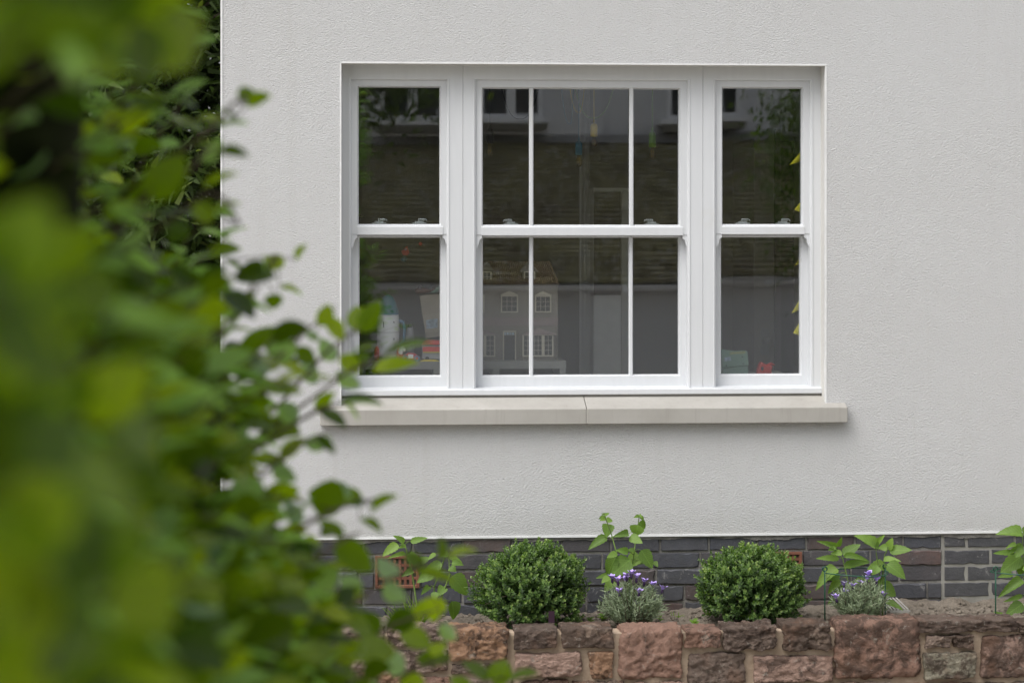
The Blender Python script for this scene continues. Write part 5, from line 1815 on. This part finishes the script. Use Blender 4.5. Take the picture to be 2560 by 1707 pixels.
# unseen twigs above and beside the camera, added to shade the shrub's near side
for _ in range(2600):
    y = rs.uniform(-9.9, -5.4)
    z = rs.uniform(1.0, 4.3)
    x = rs.uniform(-1.7, -.12) if z > 2.75 else rs.uniform(-1.7, -.42)
    if math.hypot(x, y - CY) < .42: continue
    if y > CY + .1:
        u, v, dd = proj((x, y, z))
        if dd < 3.4 and u > -260 and v > -330: continue
        if u > 380: continue
    inner = Vector((x - rs.uniform(.10, .25), y + rs.uniform(-.1, .1), z - rs.uniform(.05, .2)))
    twig(inner, (x, y, z), rs.randint(4, 6), .056)

for _ in range(1300):  # more unseen twigs overhead, added to darken the near leaves
    x, y, z = rs.uniform(-1.0, -.05), rs.uniform(-9.1, -7.0), rs.uniform(2.55, 4.0)
    u, v, dd = proj((x, y, z))
    if dd < .35 or (v > -330 and u > -300): continue
    twig((x - rs.uniform(.08, .2), y + rs.uniform(-.1, .1), z - rs.uniform(.0, .12)), (x, y, z), rs.randint(4, 6), .056)

# sprays that reach out at the edge of the shrub: (root u,v) -> (tip u,v), depth, leaves as (u0,v0,u1,v1,width)
SPR = [
    ((520, 330), (640, 235), 2.7, [(590, 300, 540, 262, 30), (618, 262, 672, 236, 46), (622, 258, 606, 205, 44), (560, 315, 620, 300, 22)]),
    ((480, 420), (560, 372), 2.6, [(545, 380, 622, 382, 42), (500, 405, 560, 350, 40), (505, 470, 582, 412, 30)]),
    ((520, 480), (600, 560), 2.5, [(500, 500, 520, 560, 60), (470, 560, 420, 600, 66), (540, 530, 600, 500, 30)]),
    ((590, 790), (690, 640), 3.0, [(650, 700, 672, 640, 30), (676, 676, 700, 632, 52), (560, 650, 632, 690, 30), (640, 735, 596, 750, 26), (700, 722, 762, 728, 24), (690, 735, 680, 770, 30), (742, 650, 760, 608, 18), (620, 760, 560, 735, 50)]),
    ((560, 830), (480, 700), 2.8, [(500, 720, 560, 660, 44), (520, 760, 585, 770, 46), (480, 710, 430, 660, 46), (470, 760, 400, 800, 56), (330, 830, 350, 910, 70), (300, 900, 230, 850, 60)]),
    ((640, 960), (840, 770), 3.1, [(800, 815, 826, 762, 50), (812, 800, 866, 846, 56), (790, 830, 770, 850, 40), (700, 900, 660, 820, 66), (690, 905, 742, 850, 52), (640, 930, 560, 850, 60), (600, 900, 680, 810, 60), (740, 870, 790, 905, 40)]),
    ((700, 1010), (930, 790), 3.2, [(905, 830, 948, 752, 62), (900, 830, 890, 760, 30), (850, 890, 900, 930, 50), (840, 900, 800, 850, 56), (880, 880, 930, 860, 30)]),
    ((720, 1040), (1000, 870), 3.2, [(930, 925, 1040, 888, 42), (960, 890, 1076, 838, 24), (840, 930, 900, 970, 46), (790, 960, 760, 890, 60), (870, 915, 920, 880, 40)]),
    ((700, 1080), (900, 1000), 3.1, [(850, 1010, 960, 995, 24), (800, 1030, 870, 1060, 30), (790, 1030, 830, 980, 40), (860, 1010, 905, 1045, 30), (740, 1060, 700, 1000, 60)]),
    ((640, 1200), (820, 1080), 2.9, [(760, 1110, 830, 1100, 46), (700, 1150, 760, 1090, 50), (680, 1170, 740, 1200, 46), (790, 1090, 840, 1130, 34)]),
    ((700, 1350), (960, 1240), 3.0, [(862, 1260, 768, 1226, 94), (880, 1240, 838, 1204, 40), (890, 1250, 900, 1262, 20), (905, 1262, 846, 1212, 44), (930, 1280, 988, 1228, 30), (900, 1300, 958, 1322, 30), (700, 1240, 740, 1220, 46), (800, 1340, 846, 1310, 40), (760, 1300, 700, 1260, 54)]),
    ((700, 1480), (900, 1330), 2.8, [(840, 1350, 930, 1430, 76), (780, 1400, 720, 1350, 60), (800, 1420, 840, 1480, 70), (860, 1340, 800, 1300, 40), (730, 1440, 660, 1400, 70)]),
    ((800, 1560), (1130, 1380), 3.1, [(1098, 1400, 1108, 1345, 42), (1120, 1400, 1192, 1362, 26), (1000, 1440, 940, 1400, 70), (1040, 1430, 1140, 1446, 36), (960, 1460, 1010, 1500, 60), (900, 1490, 850, 1440, 60), (1060, 1420, 1010, 1380, 40)]),
    ((860, 1640), (1100, 1520), 3.2, [(1080, 1490, 1086, 1552, 66), (1040, 1540, 960, 1560, 60), (1000, 1580, 1080, 1610, 60), (940, 1590, 900, 1530, 70), (1100, 1560, 1140, 1600, 44), (1030, 1560, 1060, 1500, 34)]),
    ((900, 1760), (1130, 1640), 3.2, [(1040, 1650, 1130, 1640, 40), (1010, 1680, 960, 1630, 60), (1080, 1640, 1110, 1600, 30), (1000, 1700, 1060, 1700, 50)]),
    ((1000, 1800), (1260, 1690), 3.3, [(1240, 1712, 1262, 1648, 72), (1220, 1700, 1168, 1640, 30), (1270, 1700, 1344, 1672, 26), (1180, 1730, 1130, 1690, 40)]),
]
for (ru, rv), (tu, tv), d, lv in SPR:
    dj = rs.uniform(-.08, .08)
    root, tip = PD(ru, rv, d + dj - .12), PD(tu, tv, d + dj)
    mid_ = root.lerp(tip, .5) + Vector((0, 0, .012))
    r2 = PD(ru - 220, rv + 160, d + dj - .1)
    TW.tube([r2, root, mid_, tip], [.004, .0032, .0024, .0012], 6)
    for u0, v0, u1, v1, w in lv:
        d0 = d + dj + rs.uniform(-.05, .05)
        p0, p1 = PD(u0, v0, d0), PD(u1, v1, d0 + rs.uniform(-.02, .02))
        W = w / F * d0 * 1.05
        n_ = Vector((rs.gauss(0, .3), -1 + rs.gauss(0, .25), rs.uniform(.1, .9)))
        if rs.random() < .28: n_ = -n_
        if w < 34:
            n_ = Vector((rs.gauss(0, .3), rs.uniform(-.45, -.2), 1)); W *= 2.0
        LV.append((p0, p1 - p0, n_, (p1 - p0).length, W, True))
        base_pt = min((root.lerp(mid_, q_ / 6) if q_ < 6 else mid_.lerp(tip, (q_ - 6) / 6) for q_ in range(13)), key=lambda q_: (q_ - p0).length)
        TW.tube([base_pt, p0], [.0012, .0009], 4)

# the sprays closest to the lens, at arm's length on the left
for ru, rv, tu, tv, d in ((-420, 420, 120, 60, 1.0), (-380, 420, 330, 60, 1.3), (-420, 1000, 40, 740, .80), (-420, 1250, 130, 900, .85), (-420, 1500, 110, 1180, .80), (-420, 1900, 60, 1560, .85),
                           (-300, 1300, 270, 1040, 1.15), (-300, 1750, 300, 1420, 1.1), (-350, 900, 160, 690, 1.15), (-420, 2100, 220, 1720, .95), (-300, 300, 430, 20, 1.35)):
    root, tip = PD(ru, rv, d - .02), PD(tu, tv, d + .04)
    mid_ = root.lerp(tip, .5) + Vector((0, 0, .012))
    TW.tube([root, mid_, tip], [.0035, .0025, .0012], 6)
    for q_ in range(9):
        s_ = .15 + .85 * q_ / 8
        p0 = root.lerp(mid_, s_ * 2) if s_ < .5 else mid_.lerp(tip, s_ * 2 - 1)
        a = (tip - root).normalized()
        L = rs.uniform(.040, .058)
        dr_ = a * rs.uniform(.4, 1.0) + Vector((rs.gauss(0, .3), rs.gauss(0, .25), (1 if q_ % 2 else -1) * rs.uniform(.5, 1.0)))
        n_ = Vector((rs.gauss(0, .35), -1 + rs.gauss(0, .3), rs.uniform(.2, 1.1)))
        if rs.random() < .05: n_ = -n_
        u_, v_, d_ = proj(p0 + dr_.normalized() * L * .5)
        if -60 < u_ < 150 and 170 < v_ < 600: continue
        LV.append((p0, dr_, n_, L, L * rs.uniform(.75, .95), False))

scored = []
for i, l in enumerate(LV):
    u, v, d = proj(l[0])
    inside = -20 < u < 1400 and -20 < v < 1727 and d > .5
    scored.append(((2 if l[5] else 1 if inside else 0), l[3] / max(d, .3), i))
scored.sort(reverse=True)
own = set(i for _, _, i in scored[:300])
rest = [l for i, l in enumerate(LV) if i not in own]
for i in own:
    p, d, n_, L, W, ex = LV[i]
    ob = link('leaf', rs.choice(BM3), shrub)
    ob.matrix_basis = leaf_matrix(p, d, n_, L, W)
tag(leaf_mass('foliage', MAT['hedge_leaf_mass'], BEECH[0], [tuple(l[0]) for l in rest], [tuple(l[1]) for l in rest], [tuple(l[2]) for l in rest], [l[3] for l in rest], [l[4] for l in rest],
              np.random.default_rng(4).random(len(rest)), shrub), kind='stuff')
tag(TW.build('twigs', MAT['twig_bark'], shrub, True), kind='stuff')
for x0, y0, x1, y1, zt in ((-.62, -7.3, -.45, -7.2, 2.6), (-.7, -6.6, -.5, -6.6, 2.7), (-.5, -6.9, -.30, -6.8, 2.0), (-.8, -7.8, -.6, -7.7, 2.6), (-.45, -6.4, -.2, -6.4, 1.7)):
    MB().tube([(x0, y0, -.05), (x0 * .6 + x1 * .4 + .03, y0, zt * .4), (x1, y1, zt * .75), (x1 - .03, y1, zt)], [.022, .017, .012, .004], 7).build('branch', MAT['twig_bark'], shrub, True)
tp0 = PD(45, 420, 2.0)
MB().tube([(tp0.x - .06, tp0.y, -.05), (tp0.x - .03, tp0.y, 1.2), (tp0.x - .01, tp0.y, 1.9), (tp0.x, tp0.y, tp0.z), (tp0.x + .02, tp0.y, 2.6), (tp0.x - .05, tp0.y - .1, 3.4), (tp0.x - .1, tp0.y - .1, 4.1)], [.085, .07, .064, .062, .055, .04, .015], 12).build('trunk', plain('hollow_shade_bark', (.022, .026, .010), .95, .1, .4, 30, .5), shrub, True)  # trunk added to darken the hollow, its near-black colour stands in for shade
print('twigs', N, 'leaves', len(LV))
